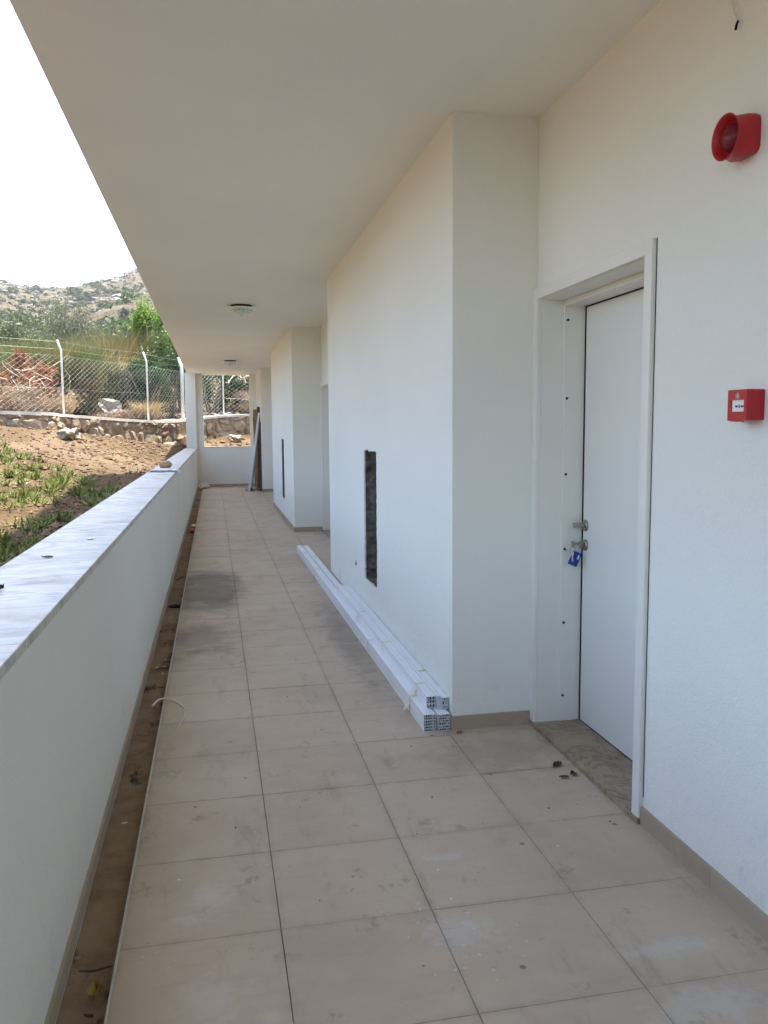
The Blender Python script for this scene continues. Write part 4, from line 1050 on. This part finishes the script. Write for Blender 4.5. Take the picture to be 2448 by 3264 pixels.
# ------------------------------------------------------------------ hillside
SK = [(-1.20, .13), (-.60, .15), (-.42, .168), (-.30, .170), (-.245, .1668), (-.227, .1665), (-.205, .1605), (-.185, .1585), (-.165, .160), (-.148, .1625), (-.128, .166), (-.110, .171), (-.095, .178), (-.083, .184), (-.05, .198), (0, .21), (.15, .23), (.5, .20), (1.2, .15)]
def skyline(a):
    for (a0, e0), (a1, e1) in zip(SK, SK[1:]):
        if a0 <= a <= a1: return e0 + (e1 - e0) * (a - a0) / (a1 - a0)
    return .15
R0, R1 = 29.5, 300.0
def hill_h(x, y, fine=True):
    r_ = math.hypot(x, y); a = x / max(y, 1) if y > 1 else -1.2; a = max(-1.19, min(1.19, a))
    t = (r_ - R0) / (R1 - R0); top = 1.437 + skyline(a) * 262
    base = 2.55
    if t < 0: z = base + .13 * (r_ - R0)
    elif t <= .87: z = base + (top - base) * (t / .87) ** 1.18
    else: z = top - (t - .87) * 60
    if fine and t > 0:
        k = min(1, t * 3.5); z += k * (3.6 * noise.fractal(Vector((x * .022, y * .022, 1)), 1, 2, 5) * (1 if t < .7 else max(.15, (.87 - t) / .17)) + .9 * noise.fractal(Vector((x * .12, y * .12, 4)), 1, 2, 4) + .35 * noise.noise(Vector((x * .5, y * .5, 2))))
    return z
hm = MB(); NA, NR = 300, 150
for j in range(NR + 1):
    t = j / NR; r_ = R0 - 3 + (R1 + 60 - R0) * t ** 1.5
    for i in range(NA + 1):
        an = -.95 + 1.6 * (i / NA)
        x, y = r_ * math.sin(an), r_ * math.cos(an); hm.v.append((x, y, hill_h(x, y) - (.6 if j == 0 else 0)))
for j in range(NR):
    for i in range(NA):
        a = j * (NA + 1) + i; hm.f.append((a, a + 1, a + NA + 2, a + NA + 1)); hm.mi.append(0)
hill = tag(part('hillside', hm, m_hill, None, True), kind='structure'); hill['label'] = 'dry rocky hillside rising behind the garden'
# wide ground beyond, out to the horizon
far = MB(); far.add([(-1500, -1500, -1.2), (1500, -1500, -1.2), (1500, 1500, -1.2), (-1500, 1500, -1.2)], [(0, 1, 2, 3)])
fo = tag(part('far_ground', far, m_hill), kind='structure'); fo['label'] = 'wide dry ground around the site'

for (x, y, r_, h, mt, lab) in band:
    z = hill_h(x, y) - .1; e = thing('slope_tree', (x, y, z), lab, 'tree', 'trees at the foot of the hill'); rr_ = random.Random(int(x * 100)); mb = MB()
    leaves(mb, Vector((x, y, z + h * .6)), (r_, r_, h * .5), 3600, .16, .05, rr_, 22, .3, .3); part('crown', mb, mt, e)
    tb = MB(); trunk(tb, (x, y, z), (x, y, z + h * .7), rr_, .09, 4); part('trunk', tb, m_bark, e)

def hill_shrub_mesh(seed, mt):
    rr_ = random.Random(seed); mb = MB(); leaves(mb, Vector((0, 0, .42)), (.80, .80, .46), 900, .17, .06, rr_, 12, .3, .3)
    return mb.mesh('hill_shrub', mt)
hs = [hill_shrub_mesh(500 + i, L_hill if i % 3 else L_hill2) for i in range(7)]
rnd = random.Random(91); k = 0
spots = []
# shrubs placed where the slope carries them: lateral ratio, distance, size
for (a, r_, s) in [(-.100, 112, 5.2), (-.088, 116, 4.2), (-.160, 190, 4.6), (-.150, 182, 4.2), (-.143, 176, 4.0), (-.136, 172, 3.6), (-.092, 160, 3.6), (-.104, 170, 3.4), (-.112, 196, 3.2), (-.117, 205, 3.6), (-.123, 214, 3.4), (-.120, 225, 3.6),
                   (-.190, 215, 3.8), (-.165, 150, 3.4), (-.175, 165, 3.4), (-.23, 92, 4.4), (-.245, 80, 4.0), (-.215, 86, 4.6), (-.205, 96, 4.2), (-.19, 84, 4.4), (-.18, 74, 3.8), (-.168, 80, 4.0), (-.225, 62, 3.6), (-.205, 58, 3.0), (-.185, 56, 3.2), (-.15, 70, 3.0), (-.16, 60, 2.8), (-.13, 84, 2.6), (-.115, 90, 2.4), (-.20, 120, 3.4), (-.22, 130, 3.6), (-.24, 118, 3.6)]:
    spots.append((a, r_, s * .42))
while len(spots) < 296:
    a = rnd.uniform(-.33, -.02); r_ = 48 + 225 * rnd.random() ** .8
    if noise.noise(Vector((a * r_ * .05, r_ * .03, 3))) < -.12: continue
    spots.append((a, r_, rnd.uniform(.45, 1.25) * (1.0 if r_ > 90 else .7)))
for (a, r_, s) in spots:
    y = r_ / math.sqrt(1 + a * a); x = a * y
    o = link('hill_shrub', rnd.choice(hs), None, (x, y, hill_h(x, y) - .12 * s)); o.scale = (s * rnd.uniform(.85, 1.25), s * rnd.uniform(.85, 1.25), s * rnd.uniform(.7, 1.0)); o.rotation_euler.z = rnd.uniform(0, 6.28)
    big = {(-.100, 112): 'largest dark round shrub low on the hillside, above the second fence post', (-.088, 116): 'dark shrub touching the right side of the largest hillside shrub',
           (-.160, 190): 'dark shrub high on the hillside, top of the clump above the olive tree'}.get((a, r_))
    tag(o, big or 'round dark green shrub growing on the dry hillside', 'shrub', 'shrubs on the hillside')
# the countless small scrub and stones between them
sm = MB(); rq = random.Random(17); sn = MB()
for i in range(2600):
    a = rq.uniform(-.36, -.01); r_ = 55 + 212 * rq.random() ** .75
    if noise.noise(Vector((a * r_ * .06, r_ * .035, 8))) < -.15: continue
    y = r_ / math.sqrt(1 + a * a); x = a * y; z = hill_h(x, y); q = rq.uniform(.18, .55)
    for k in range(16):
        p = Vector((x + rq.gauss(0, .5) * q, y + rq.gauss(0, .5) * q, z + abs(rq.gauss(.3, .3)) * q)); d = Vector((rq.gauss(0, 1), rq.gauss(0, 1), rq.gauss(.3, .8))).normalized() * q * .5; t_2 = d.cross(Vector((rq.gauss(0, 1), rq.gauss(0, 1), rq.gauss(0, 1)))).normalized() * q * .25
        sm.add([p - d, p + t_2, p + d, p - t_2], [(0, 1, 2, 3)])
for i in range(2600):
    a = rq.uniform(-.36, -.01); r_ = 60 + 205 * rq.random() ** .7
    if noise.noise(Vector((a * r_ * .05, r_ * .04, 21))) < (.05 if a > -.19 else -.25): continue
    y = r_ / math.sqrt(1 + a * a); x = a * y; z = hill_h(x, y); q = abs(rq.gauss(0, .28)) + .12
    sn.add([(x + dx * q * rq.uniform(.5, 1.5), y + dy * q * rq.uniform(.5, 1.5), z + dz * q * rq.uniform(.4, .9)) for dx, dy, dz in ((-1, 0, 0), (1, 0, 0), (0, -1, 0), (0, 1, 0), (0, 0, 1), (0, 0, -1))], oct_f)
tag(part('hillside_scrub', sm, L_hill), 'countless small scrub tufts over the dry hillside', 'scrub', kind='stuff')
tag(part('hillside_stones', sn, m_hillrock), 'countless small grey stones over the dry hillside', 'stones', kind='stuff')
hr = []
for i in range(6):
    me = rough_blob(80 + i, 1, .8, .6, 2, .55, 1.9, .2); me.materials.append(m_hillrock); hr.append(me)
for i in range(120):
    if i < 12: a, r_, s = rnd.gauss(-.108, .004), rnd.uniform(156, 166), rnd.uniform(1.0, 2.6)
    elif i < 34: a, r_, s = rnd.gauss(-.146, .010), rnd.uniform(150, 172), rnd.uniform(.7, 2.2)
    elif i < 64: a, r_, s = rnd.uniform(-.30, -.19), rnd.uniform(130, 240), rnd.uniform(.7, 2.4)
    elif i < 78: a, r_, s = rnd.gauss(-.100, .008), rnd.uniform(215, 240), rnd.uniform(.8, 2.2)
    else: a, r_, s = rnd.uniform(-.30, -.03), rnd.uniform(70, 262), rnd.uniform(.5, 1.6)
    y = r_ / math.sqrt(1 + a * a); x = a * y
    s *= .5; o = link('hill_rock', rnd.choice(hr), None, (x, y, hill_h(x, y) + .05 * s)); o.scale = (s * rnd.uniform(.8, 1.4), s, s * rnd.uniform(.6, 1.1)); o.rotation_euler = (rnd.uniform(-.3, .3), rnd.uniform(-.3, .3), rnd.uniform(0, 6.28))
    tag(o, 'grey rock outcrop jutting from the dry hillside', 'rock', 'rocks on the hillside')

# ------------------------------------------------------------------ thin summer haze over the site
hz = MB().box(-340, 340, -60, 420, -2.4, 78)
hm_ = bpy.data.materials.new('summer_haze'); hm_.use_nodes = True; ht = hm_.node_tree
for nd in list(ht.nodes):
    if nd.type != 'OUTPUT_MATERIAL': ht.nodes.remove(nd)
pv = ht.nodes.new('ShaderNodeVolumePrincipled'); pv.inputs['Color'].default_value = (.86, .90, .96, 1); pv.inputs['Density'].default_value = .00045; pv.inputs['Anisotropy'].default_value = .3
ht.links.new(pv.outputs[0], [nd for nd in ht.nodes if nd.type == 'OUTPUT_MATERIAL'][0].inputs['Volume'])
tag(part('haze', hz, hm_), 'thin pale summer haze over the hillside', 'haze', kind='stuff')
